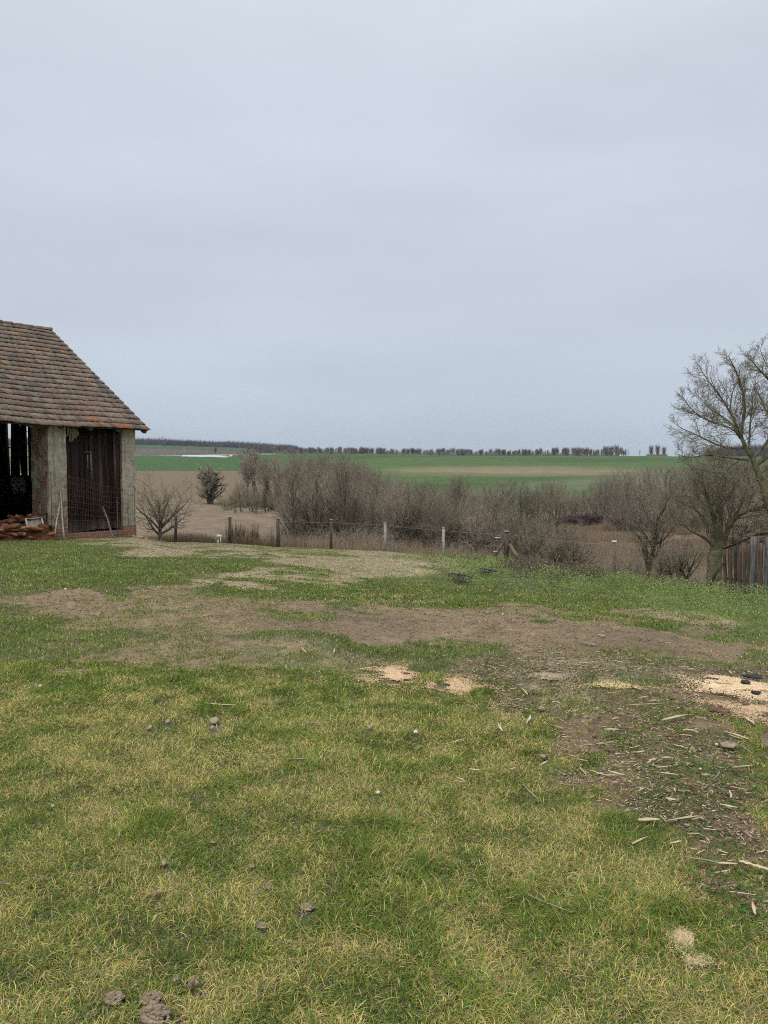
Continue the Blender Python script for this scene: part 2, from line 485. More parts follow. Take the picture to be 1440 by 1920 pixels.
# ------------------------------------------------------------ terrain sheet
COLS = np.concatenate([np.linspace(-1, -.66, 18)[:-1], np.linspace(-.66, .66, 560), np.linspace(.66, 1, 18)[1:]])
ROWS = np.concatenate([np.exp(np.linspace(math.log(.5), math.log(1.6), 8))[:-1], np.exp(np.linspace(math.log(1.6), math.log(45), 420))[:-1],
                       np.exp(np.linspace(math.log(45), math.log(700), 240))[:-1], np.exp(np.linspace(math.log(700), math.log(2300), 50))])
UU, YY = np.meshgrid(COLS, ROWS)
XX = UU * YY
ZZ = H(XX.ravel(), YY.ravel()).reshape(XX.shape)
nr, nc = XX.shape
# soil clods are real relief on the bare places
cv = cover(XX.ravel(), YY.ravel(), ZZ.ravel())
for k_ in cv: cv[k_] = cv[k_].reshape(XX.shape)
bare = np.clip(np.maximum.reduce([cv['tan'], cv['brown'], cv['litter']]), 0, 1)
near = (1 - smooth(1.0, 1.15, YY / edgeY(UU)))
ZZ = ZZ + near * bare * (fbm(XX.ravel() * 11, YY.ravel() * 11, 77, 3).reshape(XX.shape) - .5) * .035


def mixc(a, b, t):
    return a * (1 - t[..., None]) + np.array(b) * t[..., None]


# --- yard colours
C = np.zeros(XX.shape + (3,)); C[:] = (.105, .095, .055)
nb = fbm(XX.ravel() * .7, YY.ravel() * .7, 90, 4).reshape(XX.shape)
nf = fbm(XX.ravel() * 6, YY.ravel() * 6, 95, 3).reshape(XX.shape)
C = mixc(C, (.14, .125, .07), smooth(.4, .65, nb))
C = mixc(C, (.075, .11, .035), cv['lush'] * .7)
nm_ = (fbm(XX.ravel() * 2.2, YY.ravel() * 2.2, 97, 4).reshape(XX.shape) - .5)
C = mixc(C, (.245, .178, .108), smooth(.25, .6, cv['brown'] + nm_ * .8 * np.minimum(1, cv['brown'] * 3)) * .95)
C = mixc(C, (.165, .120, .078), cv['brown'] * np.maximum(ell(cv['px'], cv['py'], 760, 1172, 330, 22, 2), ell(cv['px'], cv['py'], 1180, 1205, 300, 26)) * .75 * smooth(.3, .6, nb))
C = mixc(C, (.34, .275, .175), smooth(.2, .6, cv['tan'] + nm_ * .7 * np.minimum(1, cv['tan'] * 3)) * .9)
C = mixc(C, (.38, .31, .19), cv['tan'] * ell(cv['px'], cv['py'], 840, 1068, 140, 20) * .8)
C = mixc(C, (.205, .14, .086), smooth(.15, .6, cv['litter'] + nm_ * .8 * np.minimum(1, cv['litter'] * 3)) * .95)
C = mixc(C, (.10, .12, .035), smooth(.05, .16, nm_) * cv['litter'] * .7)
C = mixc(C, (.30, .24, .16), cv['straw'] * .8)
C = mixc(C, (.10, .14, .04), cv['weed'] * .85)
C = mixc(C, (.36, .29, .19), ell(cv['px'], cv['py'], 1290, 1158, 95, 11, 6))
C = C * (1 + (nf - .5) * .5)[..., None]
# --- field colours
px, py = chart(XX, YY, ZZ)
far = YY > edgeY(UU) * 1.0
F_ = np.zeros_like(C); F_[:] = (.17, .135, .10)
n3 = fbm(XX.ravel() * .05, YY.ravel() * .05, 61, 4).reshape(XX.shape)
n4 = fbm(XX.ravel() * .4, YY.ravel() * .15, 63, 4).reshape(XX.shape)
F_ = mixc(F_, (.30, .225, .155), smooth(.42, .62, n4) * .8)
green = (YY > 136 + 14 * (n3 - .5))
n5 = fbm(XX.ravel() * .012, YY.ravel() * .02, 71, 4).reshape(XX.shape)
gc = np.zeros_like(C); gc[:] = (.052, .094, .026)
gc = mixc(gc, (.074, .118, .034), smooth(.4, .65, n5))
gc = mixc(gc, (.21, .175, .10), smooth(-.05, .03, UU) * (.45 + .55 * smooth(.35, .6, fbm(XX.ravel() * .006 + 4, YY.ravel() * .03, 73, 3).reshape(XX.shape))) * ell(px, py, 960, 884, 270, 9, 0, .5))
tram = (np.abs(((XX + YY * .35) / 21.0) % 1.0 - .5) < .018) & (YY > 250)
gc = np.where(tram[..., None], gc * .8 + np.array((.03, .025, .015)), gc)
gc = mixc(gc, (.15, .16, .09), ell(px, py, 1130, 905, 260, 11, -4, .5) * .6)

F_ = np.where(green[..., None], gc, F_)
# left side fields
left = (UU < -.135 - .03 * (n3 - .5))
lf = np.zeros_like(C); lf[:] = (.165, .122, .072)
lf = mixc(lf, (.155, .125, .08), smooth(-.2, -.14, UU))
G1 = (YY > 295) & (YY < 580)
TR = (YY >= 580) & (YY < 596)
OR = (YY >= 596) & (YY < 790)
G2 = YY >= 790
lf = np.where(G1[..., None], np.array((.050, .100, .028)), lf)
lf = np.where(TR[..., None], np.array((.33, .31, .24)), lf)
lf = np.where(OR[..., None], np.array((.15, .125, .105)), lf)
lf = np.where(G2[..., None], np.array((.052, .095, .045)), lf)
lf = np.where((YY > 1250)[..., None], np.array((.10, .10, .10)), lf)
F_ = np.where((left & (YY > 150))[..., None], lf, F_)
pl = (UU < -.125 + .02 * (n4 - .5)) & (YY <= 150 - 45 * smooth(-.26, -.12, UU))
F_ = np.where(pl[..., None], np.array((.20, .15, .098)) * (1 + .5 * (n4 - .5))[..., None], F_)
C = mixc(C, (.13, .135, .06), smooth(.70, .85, np.abs(UU)))
t_ = smooth(.97, 1.05, YY / edgeY(UU))
bankc = np.array((.15, .14, .085))
CC = C * (1 - t_[..., None]) + F_ * t_[..., None]

idx = np.arange(nr * nc).reshape(nr, nc)
quads = np.stack([idx[:-1, :-1], idx[:-1, 1:], idx[1:, 1:], idx[1:, :-1]], -1).reshape(-1, 4)
cy = (YY[:-1, :-1] + YY[1:, 1:]).ravel() / 2
cu = (UU[:-1, :-1] + UU[1:, 1:]).ravel() / 2
gq = green[:-1, :-1].ravel(); plq = pl[:-1, :-1].ravel(); lq = (left & (YY > 150))[:-1, :-1].ravel()
reg = np.full(len(quads), 1)          # valley floor
reg[gq & ~lq] = 3
reg[plq] = 2
reg[lq] = 4
reg[lq & (((cy > 295) & (cy < 580)) | ((cy > 790) & (cy <= 1250)))] = 3
reg[cy > 900] = np.where(cu[cy > 900] < -.1, np.where(cy[cy > 900] > 1250, 5, 3), 5)
reg[cy < edgeY(cu)] = 0
V_all = np.stack([XX.ravel(), YY.ravel(), ZZ.ravel()], 1)
CF = CC.reshape(-1, 3)


def sub_sheet(name, sel, mat):
    q = quads[sel]
    used, inv = np.unique(q, return_inverse=True)
    me = np_mesh(name, V_all[used], [inv.reshape(-1, 4)], CF[used], True)
    return tag(link(name, me, mat), kind='structure')


sub_sheet('lawn', reg == 0, M_ground)
sub_sheet('valley_floor', reg == 1, M_plough)
sub_sheet('ploughed_field', reg == 2, M_plough)
sub_sheet('green_field', reg == 3, M_field)
sub_sheet('stubble_field', reg == 4, M_plough)
sub_sheet('hills', reg == 5, M_field)
# the rest of the ground, beside and behind the camera
az_ = np.radians(np.linspace(45, 315, 109))      # from straight ahead, clockwise to the right
rws = ROWS[::6]; rws = np.append(rws, ROWS[-1]) if rws[-1] != ROWS[-1] else rws
A2, R2 = np.meshgrid(az_, rws)
mx_ = np.maximum(np.abs(np.sin(A2)), np.abs(np.cos(A2)))
X2 = np.sin(A2) / mx_ * R2; Y2 = np.cos(A2) / mx_ * R2
Z2 = H(X2.ravel(), Y2.ravel()).reshape(X2.shape) - .004
i2 = np.arange(X2.size).reshape(X2.shape)
q2 = np.stack([i2[:-1, :-1], i2[1:, :-1], i2[1:, 1:], i2[:-1, 1:]], -1).reshape(-1, 4)[:, ::-1]
V2 = np.stack([X2.ravel(), Y2.ravel(), Z2.ravel()], 1)
V2 = np.vstack([V2, [[0, 0, hz(0, 0)]]])
cent = len(V2) - 1
fr = [[cent, i2[0, k], i2[0, k + 1]] for k in range(X2.shape[1] - 1)]
fr.append([cent, i2[0, -1], i2[0, 0]])
c2 = np.tile(np.array((.13, .135, .06)), (len(V2), 1))
tag(link('meadow', np_mesh('meadow', V2, [q2, np.array(fr)], c2, True), M_field), kind='structure')

# ------------------------------------------------------------ grass
rng = np.random.default_rng(7)


def make_blades(X, Y, Z, h, w, lean, az, col, name, mat, curl=.6, seg=2):
    n = len(X)
    if seg == 4:
        d = np.stack([np.cos(az), np.sin(az), np.zeros(n)], 1)
        ax = az + math.pi / 2 + rng.normal(0, .6, n)
        s = np.stack([np.cos(ax), np.sin(ax), np.zeros(n)], 1)
        side = np.stack([-np.sin(az), np.cos(az), np.zeros(n)], 1) * rng.normal(0, .25, n)[:, None]
        p = np.stack([X, Y, Z - .004], 1); pts = [p]; up = np.array([0, 0, 1.])
        cu = curl * rng.uniform(.3, 1.6, n)
        for k_ in range(4):
            l_ = np.minimum(lean + cu * (k_ / 1.7), 2.1)
            p = p + ((d + side * k_ * .5) * np.sin(l_)[:, None] + up * np.cos(l_)[:, None]) * (h / 3.4)[:, None]
            p[:, 2] = np.maximum(p[:, 2], Z + .003)
            pts.append(p)
        W = (w / 2)[:, None]
        rows = []
        for k_, f in enumerate((.8, 1, .85, .6)):
            rows += [pts[k_] - s * W * f, pts[k_] + s * W * f]
        V = np.stack(rows + [pts[4]], 1).reshape(-1, 3)
        i = np.arange(n)[:, None] * 9
        Q = np.concatenate([i + np.array([[a, a + 1, a + 3, a + 2]]) for a in (0, 2, 4)]); T = i + np.array([[6, 7, 8]])
        return link(name, np_mesh(name, V, [Q, T], np.repeat(col, 9, axis=0)), mat)
    d = np.stack([np.cos(az), np.sin(az), np.zeros(n)], 1)
    ax = az + math.pi / 2 + rng.normal(0, .5, n)
    s = np.stack([np.cos(ax), np.sin(ax), np.zeros(n)], 1)
    b = np.stack([X, Y, Z - .004], 1)
    up = np.array([0, 0, 1.])
    m = b + d * (h * np.sin(lean) * .45)[:, None] + up * (h * np.cos(lean) * .6)[:, None]
    l2 = np.minimum(lean + curl, 1.9)
    t = m + d * (h * np.sin(l2) * .55)[:, None] + up * (h * np.cos(l2) * .5)[:, None]
    W = (w / 2)[:, None]
    V = np.stack([b - s * W, b + s * W, m + s * W * .75, m - s * W * .75, t], 1).reshape(-1, 3)
    i = np.arange(n)[:, None] * 5
    Q = i + np.array([[0, 1, 2, 3]]); T = i + np.array([[3, 2, 4]])
    cc = np.repeat(col, 5, axis=0)
    return link(name, np_mesh(name, V, [Q, T], cc), mat)


def sample(n, y0, y1, pw, um=.66):
    # density per square metre ~ y**pw
    a = pw + 2
    r = rng.random(n)
    Y = (y0 ** a + r * (y1 ** a - y0 ** a)) ** (1 / a) if abs(a) > 1e-6 else y0 * (y1 / y0) ** r
    U = rng.uniform(-um, um, n)
    return U * Y, Y, U


CLEAR = [(1270, 738, 42, 12), (1290, 850, 55, 13), (1300, 1385, 85, 26), (1768, 1284, 34, 17), (1270, 1030, 60, 24), (1340, 1430, 60, 20)]
CLODS = [(1631, 311, 15), (1691, 293, 15), (1669, 503, 14), (1862, 364, 17), (1882, 216, 26), (1882, 284, 25), (1852, 330, 13), (1914, 298, 55), (1745, 493, 18), (1712, 575, 20), (1636, 472, 11), (1592, 402, 10),
         (1372, 280, 9), (1361, 316, 8), (1372, 398, 9), (1363, 403, 16), (1371, 694, 9), (1523, 99, 6), (1496, 709, 7), (1432, 1018, 9), (1337, 1015, 9), (1380, 780, 10)]


def lawn_grass(nn, y0, y1, pw, seg, name, label, cat, wk=1.0, margin=False):
    X, Y, U = sample(nn, y0, y1, pw)
    if margin:
        U = np.sign(U) * (.66 + np.abs(U) * 1.0); X = U * Y
    ok = Y < edgeY(U) + .2
    X, Y, U = X[ok], Y[ok], U[ok]
    Z = H(X, Y)
    cv = cover(X, Y, Z)
    pb = fbm(X * 1.3, Y * 1.3, 120, 4) - .5       # patches of an arm's length
    pf = fbm(X * 5.5, Y * 5.5, 130, 3) - .5       # tufts
    pg = fbm(X * 14, Y * 14, 133, 2) - .5
    nz = pb * 1.5 + pf * 1.9 + pg * 1.5
    trk = np.maximum(ell(cv['px'], cv['py'], 900, 1178, 480, 26, 3), ell(cv['px'], cv['py'], 840, 1062, 130, 14))
    bare = np.maximum.reduce([cv['brown'] * (.62 + .38 * trk), cv['tan'] * (.66 + .3 * trk), cv['litter'] * .68, cv['straw'] * .6])
    b_ = smooth(.18, .62, bare + nz * np.minimum(1, bare * 2.5) * (.40 + .75 * (1 - bare)))
    keep = 1 - (.975 - .10 * cv['tan'] - .25 * smooth(.10, .3, pg + pf * .6)) * b_
    keep *= 1 - .55 * smooth(.08, .22, -pf) * (1 - cv['lush'] * .5)
    keep *= np.where(cv['weed'] > .6, .45, 1)
    keep *= 1 - .93 * smooth(.35, .75, cv['straw'] * .0 + np.maximum.reduce([ell(cv['px'] + pf * 60, cv['py'] + pb * 20, b, a, c, d) for a, b, c, d in CLEAR]) + pf * .9)
    for a, b, c in CLODS:
        keep = np.where(((cv['px'] - b) ** 2 + ((cv['py'] - a - c * .3) * 1.5) ** 2) < (c * 1.05) ** 2, keep * .12, keep)
    # the barn floor stays bare
    bx, by = X + 8.05, Y - 24.0
    lx = bx * .629 + by * .777; ly = -bx * .777 + by * .629
    keep = np.where((lx < .0) & (ly > -.02), 0, keep)
    ok = rng.random(len(X)) < keep
    X, Y, Z, U = X[ok], Y[ok], Z[ok], U[ok]
    for k_ in cv: cv[k_] = cv[k_][ok]
    pb, pf, bare = pb[ok], pf[ok], bare[ok]
    n = len(X)
    scl = np.clip(Y / 4.0, .9, 3.4) * wk
    tuft = smooth(.52, .72, fbm(X * 2.6, Y * 2.6, 140, 2))
    h = rng.uniform(.019, .047, n) * (1 + .12 * cv['lush'] + .5 * tuft) * (1 - .45 * bare)
    h *= np.clip(1.15 - .02 * Y, .8, 1.1)
    w = rng.uniform(.0022, .0040, n) * scl
    lean = np.abs(rng.normal(.5, .4, n))
    lush = cv['lush'] * (.25 + .9 * smooth(.35, .65, fbm(X * .9, Y * .9, 145, 4)))
    dry = .49 + .12 * cv['yel'] - .16 * lush - .36 * smooth(1340, 1210, cv['py']) + .4 * ell(cv['px'], cv['py'], 710, 1127, 130, 14) + .25 * cv['straw'] + .55 * cv['tan'] + .05 * cv['brown'] + (fbm(X * .7, Y * .7, 150, 4) - .5) * .2 + (fbm(X * 2.3, Y * 2.3, 155, 3) - .5) * .5 + pf * 1.2 - .25 * tuft
    isdry = rng.random(n) < np.clip(dry, .14, .74)
    g = np.stack([rng.uniform(.095, .185, n), rng.uniform(.155, .27, n), rng.uniform(.036, .066, n)], 1)
    g = np.where((rng.random(n) < .45)[:, None], g * np.array([1.7, 1.35, 1.05]), g)
    g = g * (1 - .2 * lush)[:, None] * (1 + pf * .8)[:, None]
    g = np.where((rng.random(n) < .14)[:, None], g * .45, g)
    dv_ = rng.random(n)
    dcol = np.stack([.38 + .38 * dv_, .325 + .315 * dv_, .11 + .13 * dv_], 1) * rng.uniform(.9, 1.08, (n, 3))
    dcol = np.where((rng.random(n) < .3)[:, None], dcol * np.array([.95, .85, 1.45]) * .85, dcol)
    dcol = np.where((rng.random(n) < .12)[:, None], dcol * .5, dcol)
    col = np.where(isdry[:, None], dcol, g) * 1.12
    lean = np.where(isdry, lean + .2, lean)
    go = make_blades(X, Y, Z, h, w, lean, rng.uniform(0, 6.283, n), col, name, M_grass, .75, seg)
    return tag(go, label, cat, kind='stuff')


lawn_grass(640000, 1.9, 6.5, -1.0, 4, 'near_grass', 'short tangled lawn grass in the foreground, part green and part straw yellow', 'grass')
lawn_grass(190000, 1.2, 30, -1.0, 2, 'side_grass', 'lawn grass continuing to both sides of the yard', 'grass', 1.7, True)
lawn_grass(760000, 6.5, 35.5, -1.3, 2, 'far_grass', 'short patchy lawn grass farther back toward the barn and the fence', 'grass')

# dead straw thatch lying flat between the blades
X, Y, U = sample(150000, 1.9, 30, -1.3)
ok = Y < edgeY(U)
X, Y = X[ok], Y[ok]; Z = H(X, Y); cv = cover(X, Y, Z)
ok = (cv['weed'] < .4) & (rng.random(len(X)) < .55 + .4 * cv['straw'] + .2 * cv['litter'])
bx, by = X + 8.05, Y - 24.0
ok &= ~((bx * .629 + by * .777 < 0) & (-bx * .777 + by * .629 > -.02))
X, Y, Z = X[ok], Y[ok], Z[ok]; n = len(X)
sc_ = np.clip(Y / 5, 1, 2.5)
tc_ = rng.uniform(.6, 1.1, n)[:, None] * np.array([.40, .33, .22])
th = make_blades(X, Y, Z + .008, rng.uniform(.03, .07, n), rng.uniform(.002, .004, n) * sc_, rng.uniform(1.3, 1.55, n), rng.uniform(0, 6.28, n), tc_, 'straw_thatch', M_grass, .1)
tag(th, 'dead pale grass stalks lying flat among the lawn grass', 'dead grass', kind='stuff')


# ---- leafy weeds on the bank and leafy patches
def make_leaves(X, Y, Z, size, tilt, col, name, mat):
    n = len(X)
    az = rng.uniform(0, 6.283, n)
    d = np.stack([np.cos(az) * np.cos(tilt), np.sin(az) * np.cos(tilt), np.sin(tilt)], 1)
    s = np.stack([-np.sin(az), np.cos(az), rng.normal(0, .3, n)], 1)
    b = np.stack([X, Y, Z], 1)
    L = size[:, None]; W = L * .38
    V = np.stack([b, b + d * L * .5 + s * W, b + d * L, b + d * L * .5 - s * W], 1).reshape(-1, 3)
    Q = np.arange(n)[:, None] * 4 + np.array([[0, 1, 2, 3]])
    return link(name, np_mesh(name, V, [Q], np.repeat(col, 4, 0)), mat)


X, Y, U = sample(420000, 7, 31, -.4, .7)
ok = (Y < edgeY(U) + .5) & (U > -.1)
X, Y, U = X[ok], Y[ok], U[ok]; Z = H(X, Y); cv = cover(X, Y, Z)
pb = fbm(X * 1.2, Y * 1.2, 200, 4)
ok = rng.random(len(X)) < cv['weed'] * smooth(.2, .42, pb + .12)
ok |= (rng.random(len(X)) < .12 * cv['litter'] * (pb > .5)) & (Y > 4)
X, Y, Z, U, pb = X[ok], Y[ok], Z[ok], U[ok], pb[ok]
for k_ in cv: cv[k_] = cv[k_][ok]
n = len(X)
mound = fbm(X * 2.6, Y * 2.6, 210, 3)
zz = Z + rng.random(n) ** .7 * (.03 + .30 * smooth(.35, .7, mound)) * (.25 + .75 * cv['weed'])
purp = smooth(.44, .60, fbm(X * .8, Y * 1.1, 220, 4)) * smooth(.62, .95, Y / edgeY(U)) * .8 * (.3 + 1.2 * (zz - Z) / .15)
lc = np.stack([rng.uniform(.13, .30, n), rng.uniform(.20, .36, n), rng.uniform(.07, .12, n)], 1)
lc *= np.clip(.15 + 1.6 * fbm(X * 1.6, Y * 1.6, 230, 3) + 1.3 * (mound - .5), .3, 1.5)[:, None]
pc = rng.uniform(.7, 1.3, n)[:, None] * np.array([.12, .08, .075])
purp = np.maximum(purp, .8 * np.maximum.reduce([ell(cv['px'], cv['py'], 985, 1074, 60, 9, 0), ell(cv['px'], cv['py'], 1095, 1084, 45, 9, 0), ell(cv['px'], cv['py'], 1010, 1092, 50, 6, 0), ell(cv['px'], cv['py'], 1400, 1140, 40, 9, 0)]))
zz = np.where(rng.random(n) < purp * .5, zz + rng.uniform(0, .10, n), zz)
lc = np.where((rng.random(n) < purp)[:, None], pc, lc)
lv = make_leaves(X, Y, zz, rng.uniform(.012, .034, n) * np.clip(Y / 14, .8, 1.6), rng.uniform(-.3, 1.2, n), lc, 'weeds', M_leaf)
tag(lv, 'bright green low weeds with purple tips along the far edge of the lawn', 'weeds', kind='stuff')

# clover and other small broad leaves in the turf
X, Y, U = sample(200000, 2.0, 18, -1.0, .66)
Z = H(X, Y); cv = cover(X, Y, Z)
ok = rng.random(len(X)) < smooth(.60, .70, fbm(X * 1.9, Y * 1.9, 270, 4)) * (1 - np.maximum(cv['brown'], cv['tan'])) * .8
bx, by = X + 8.05, Y - 24.0
X, Y, Z = X[ok], Y[ok], Z[ok]; n = len(X)
lc = np.stack([rng.uniform(.07, .15, n), rng.uniform(.14, .24, n), rng.uniform(.04, .07, n)], 1)
cl_ = make_leaves(X, Y, Z + rng.uniform(.008, .034, n), rng.uniform(.008, .018, n) * np.clip(Y / 6, 1, 1.8), rng.uniform(-.2, .7, n), lc, 'clover', M_leaf)
tag(cl_, 'small clover leaves in patches among the lawn grass', 'clover', kind='stuff')

# small leafy weeds low in the brown littered ground
X, Y, U = sample(160000, 2.5, 16, -1.0, .66)
ok = U > -.02
X, Y, U = X[ok], Y[ok], U[ok]; Z = H(X, Y); cv = cover(X, Y, Z)
pb = fbm(X * 1.6, Y * 1.6, 240, 4)
ok = rng.random(len(X)) < smooth(.3, .7, cv['litter']) * smooth(.42, .58, pb)
X, Y, Z = X[ok], Y[ok], Z[ok]; n = len(X)
lc = np.stack([rng.uniform(.06, .14, n), rng.uniform(.11, .20, n), rng.uniform(.035, .06, n)], 1)
gl = make_leaves(X, Y, Z + rng.uniform(0, .03, n), rng.uniform(.010, .024, n) * np.clip(Y / 6, 1, 2), rng.uniform(-.2, .8, n), lc, 'ground_ivy', M_leaf)
tag(gl, 'small dull green creeping leaves in the brown littered ground at right', 'ground ivy', kind='stuff')


# ---- crumbs of soil and chips of wood as ground litter
def scatter_bits(X, Y, Z, s, flat, col, name, mat, elong=1.0):
    n = len(X)
    base = np.array([[1, 0, 0], [-1, 0, 0], [0, 1, 0], [0, -1, 0], [0, 0, 1], [0, 0, -1]], float)
    F = np.array([[0, 2, 4], [2, 1, 4], [1, 3, 4], [3, 0, 4], [2, 0, 5], [1, 2, 5], [3, 1, 5], [0, 3, 5]])
    j = rng.uniform(.55, 1.25, (n, 6, 1))
    V = base[None] * j
    V[:, :, 0] *= elong if np.isscalar(elong) else elong[:, None]
    V[:, :, 2] *= flat
    a = rng.uniform(0, 6.283, n); c, s_ = np.cos(a)[:, None], np.sin(a)[:, None]
    t = rng.normal(0, .35, n)[:, None]
    x = V[:, :, 0] * c - V[:, :, 1] * s_; y = V[:, :, 0] * s_ + V[:, :, 1] * c
    z = V[:, :, 2] + V[:, :, 0] * t * .5
    V = np.stack([x, y, z], 2) * s[:, None, None] + np.stack([X, Y, Z], 1)[:, None, :]
    FF = (np.arange(n)[:, None, None] * 6 + F[None]).reshape(-1, 3)
    return link(name, np_mesh(name, V.reshape(-1, 3), [FF], np.repeat(col, 6, 0)), mat)


X, Y, U = sample(200000, 2.5, 33, -.9)
ok = Y < edgeY(U)
X, Y = X[ok], Y[ok]; Z = H(X, Y); cv = cover(X, Y, Z)
ok = rng.random(len(X)) < np.clip(np.maximum.reduce([cv['brown'], cv['tan'] * .9, cv['litter'] * .7]) , 0, 1) + .02
X, Y, Z = X[ok], Y[ok], Z[ok]
for k_ in cv: cv[k_] = cv[k_][ok]
n = len(X)
sc_ = rng.uniform(.3, 1, n) ** 2 * .016 * np.clip(Y / 8, .7, 2.2)
br = np.array([.23, .165, .105])[None] * np.ones((n, 1)); br = br * (1 - cv['tan'])[:, None] + np.array([.30, .245, .16])[None] * cv['tan'][:, None]
sb = scatter_bits(X, Y, Z + .002, sc_, .6, br * rng.uniform(.72, 1.2, n)[:, None], 'soil_crumbs', M_chip)
tag(sb, 'loose brown crumbs of soil on the bare worn ground', 'soil', kind='stuff')

X, Y, U = sample(170000, 2.5, 16, -1.2)
ok = U > -.05
X, Y, U = X[ok], Y[ok], U[ok]; Z = H(X, Y); cv = cover(X, Y, Z)
pb = fbm(X * 2.2, Y * 2.2, 260, 3)
ok = rng.random(len(X)) < np.clip(np.maximum(cv['litter'], cv['straw'] * .5) * .9 * smooth(.25, .6, pb), 0, 1) + .006
X, Y, Z = X[ok], Y[ok], Z[ok]; n = len(X)
pal = np.array([[.50, .40, .26], [.62, .52, .36], [.20, .13, .09], [.30, .21, .14], [.13, .095, .07], [.42, .30, .18]])
cl = pal[rng.integers(0, len(pal), n)] * rng.uniform(.7, 1.15, n)[:, None]
wl = scatter_bits(X, Y, Z + .012, rng.uniform(.002, .0065, n) * np.clip(Y / 5, 1, 2), .35, cl, 'wood_litter', M_chip, rng.uniform(1.5, 7, n))
tag(wl, 'fine brown and pale wood litter and bark crumbs over the ground at right', 'wood litter', kind='stuff')

# ------------------------------------------------------------ the barn
BX, BY = -8.05, 24.0
BPHI = math.atan2(.777, .629)
BZ = CAMH - 2.04


def plaster_mat(name, peel=.5):
    m, n, b = newmat(name)
    tcn = n.nodes.new('ShaderNodeTexCoord')
    s = n.nodes.new('ShaderNodeSeparateXYZ'); n.links.new(tcn.outputs['Object'], s.inputs[0])
    ad = n.nodes.new('ShaderNodeMath'); ad.operation = 'ADD'
    n.links.new(s.outputs['X'], ad.inputs[0]); n.links.new(s.outputs['Y'], ad.inputs[1])
    cb = n.nodes.new('ShaderNodeCombineXYZ')
    n.links.new(ad.outputs[0], cb.inputs['X']); n.links.new(s.outputs['Z'], cb.inputs['Y'])
    wn = n.nodes.new('ShaderNodeTexNoise'); wn.inputs['Scale'].default_value = 6
    n.links.new(tcn.outputs['Object'], wn.inputs['Vector'])
    wv = n.nodes.new('ShaderNodeMix'); wv.data_type = 'RGBA'; wv.blend_type = 'LINEAR_LIGHT'; wv.inputs['Factor'].default_value = .02
    n.links.new(cb.outputs[0], wv.inputs['A']); n.links.new(wn.outputs['Color'], wv.inputs['B'])
    bk = n.nodes.new('ShaderNodeTexBrick')
    bk.inputs['Scale'].default_value = 1
    bk.inputs['Brick Width'].default_value = .29; bk.inputs['Row Height'].default_value = .085
    bk.inputs['Mortar Size'].default_value = .012; bk.inputs['Bias'].default_value = 0
    bk.inputs['Color1'].default_value = (.44, .17, .085, 1); bk.inputs['Color2'].default_value = (.29, .13, .08, 1)
    bk.inputs['Mortar'].default_value = (.34, .30, .23, 1)
    n.links.new(wv.outputs['Result'], bk.inputs['Vector'])
    pn = n.nodes.new('ShaderNodeTexNoise'); pn.inputs['Scale'].default_value = 5; pn.inputs['Detail'].default_value = 8; pn.inputs['Roughness'].default_value = .6
    n.links.new(tcn.outputs['Object'], pn.inputs['Vector'])
    pr = n.nodes.new('ShaderNodeValToRGB')
    pr.color_ramp.elements[0].position = .3; pr.color_ramp.elements[0].color = (.25, .22, .165, 1)
    pr.color_ramp.elements[1].position = .7; pr.color_ramp.elements[1].color = (.56, .50, .385, 1)
    n.links.new(pn.outputs['Fac'], pr.inputs[0])
    # grey streaks running down
    mp_ = n.nodes.new('ShaderNodeMapping'); mp_.inputs['Scale'].default_value = (9, 9, .9)
    n.links.new(tcn.outputs['Object'], mp_.inputs[0])
    sn = n.nodes.new('ShaderNodeTexNoise'); sn.inputs['Scale'].default_value = 1; sn.inputs['Detail'].default_value = 6
    n.links.new(mp_.outputs[0], sn.inputs['Vector'])
    sr = n.nodes.new('ShaderNodeMapRange'); sr.inputs['From Min'].default_value = .52; sr.inputs['From Max'].default_value = .68
    sr.inputs['To Max'].default_value = .6
    n.links.new(sn.outputs['Fac'], sr.inputs['Value'])
    ms = n.nodes.new('ShaderNodeMix'); ms.data_type = 'RGBA'; ms.inputs['B'].default_value = (.13, .125, .115, 1)
    n.links.new(sr.outputs['Result'], ms.inputs['Factor']); n.links.new(pr.outputs['Color'], ms.inputs['A'])
    # where the plaster fell off
    qn = n.nodes.new('ShaderNodeTexNoise'); qn.inputs['Scale'].default_value = 2.2; qn.inputs['Detail'].default_value = 7; qn.inputs['Roughness'].default_value = .55
    n.links.new(tcn.outputs['Object'], qn.inputs['Vector'])
    low = n.nodes.new('ShaderNodeMapRange'); low.inputs['From Min'].default_value = .42; low.inputs['From Max'].default_value = .30
    low.inputs['To Max'].default_value = .6
    n.links.new(s.outputs['Z'], low.inputs['Value'])
    sm = n.nodes.new('ShaderNodeMath'); sm.operation = 'ADD'
    n.links.new(qn.outputs['Fac'], sm.inputs[0]); n.links.new(low.outputs['Result'], sm.inputs[1])
    th_ = n.nodes.new('ShaderNodeMapRange'); th_.inputs['From Min'].default_value = peel; th_.inputs['From Max'].default_value = peel + .015
    n.links.new(sm.outputs[0], th_.inputs['Value'])
    fm = n.nodes.new('ShaderNodeMix'); fm.data_type = 'RGBA'
    n.links.new(th_.outputs['Result'], fm.inputs['Factor']); n.links.new(ms.outputs['Result'], fm.inputs['A']); n.links.new(bk.outputs['Color'], fm.inputs['B'])
    n.links.new(fm.outputs['Result'], b.inputs['Base Color'])
    inv = n.nodes.new('ShaderNodeMath'); inv.operation = 'SUBTRACT'; inv.inputs[0].default_value = 1.2
    n.links.new(th_.outputs['Result'], inv.inputs[1])
    a2 = n.nodes.new('ShaderNodeMath'); a2.operation = 'ADD'
    n.links.new(inv.outputs[0], a2.inputs[0]); n.links.new(pn.outputs['Fac'], a2.inputs[1])
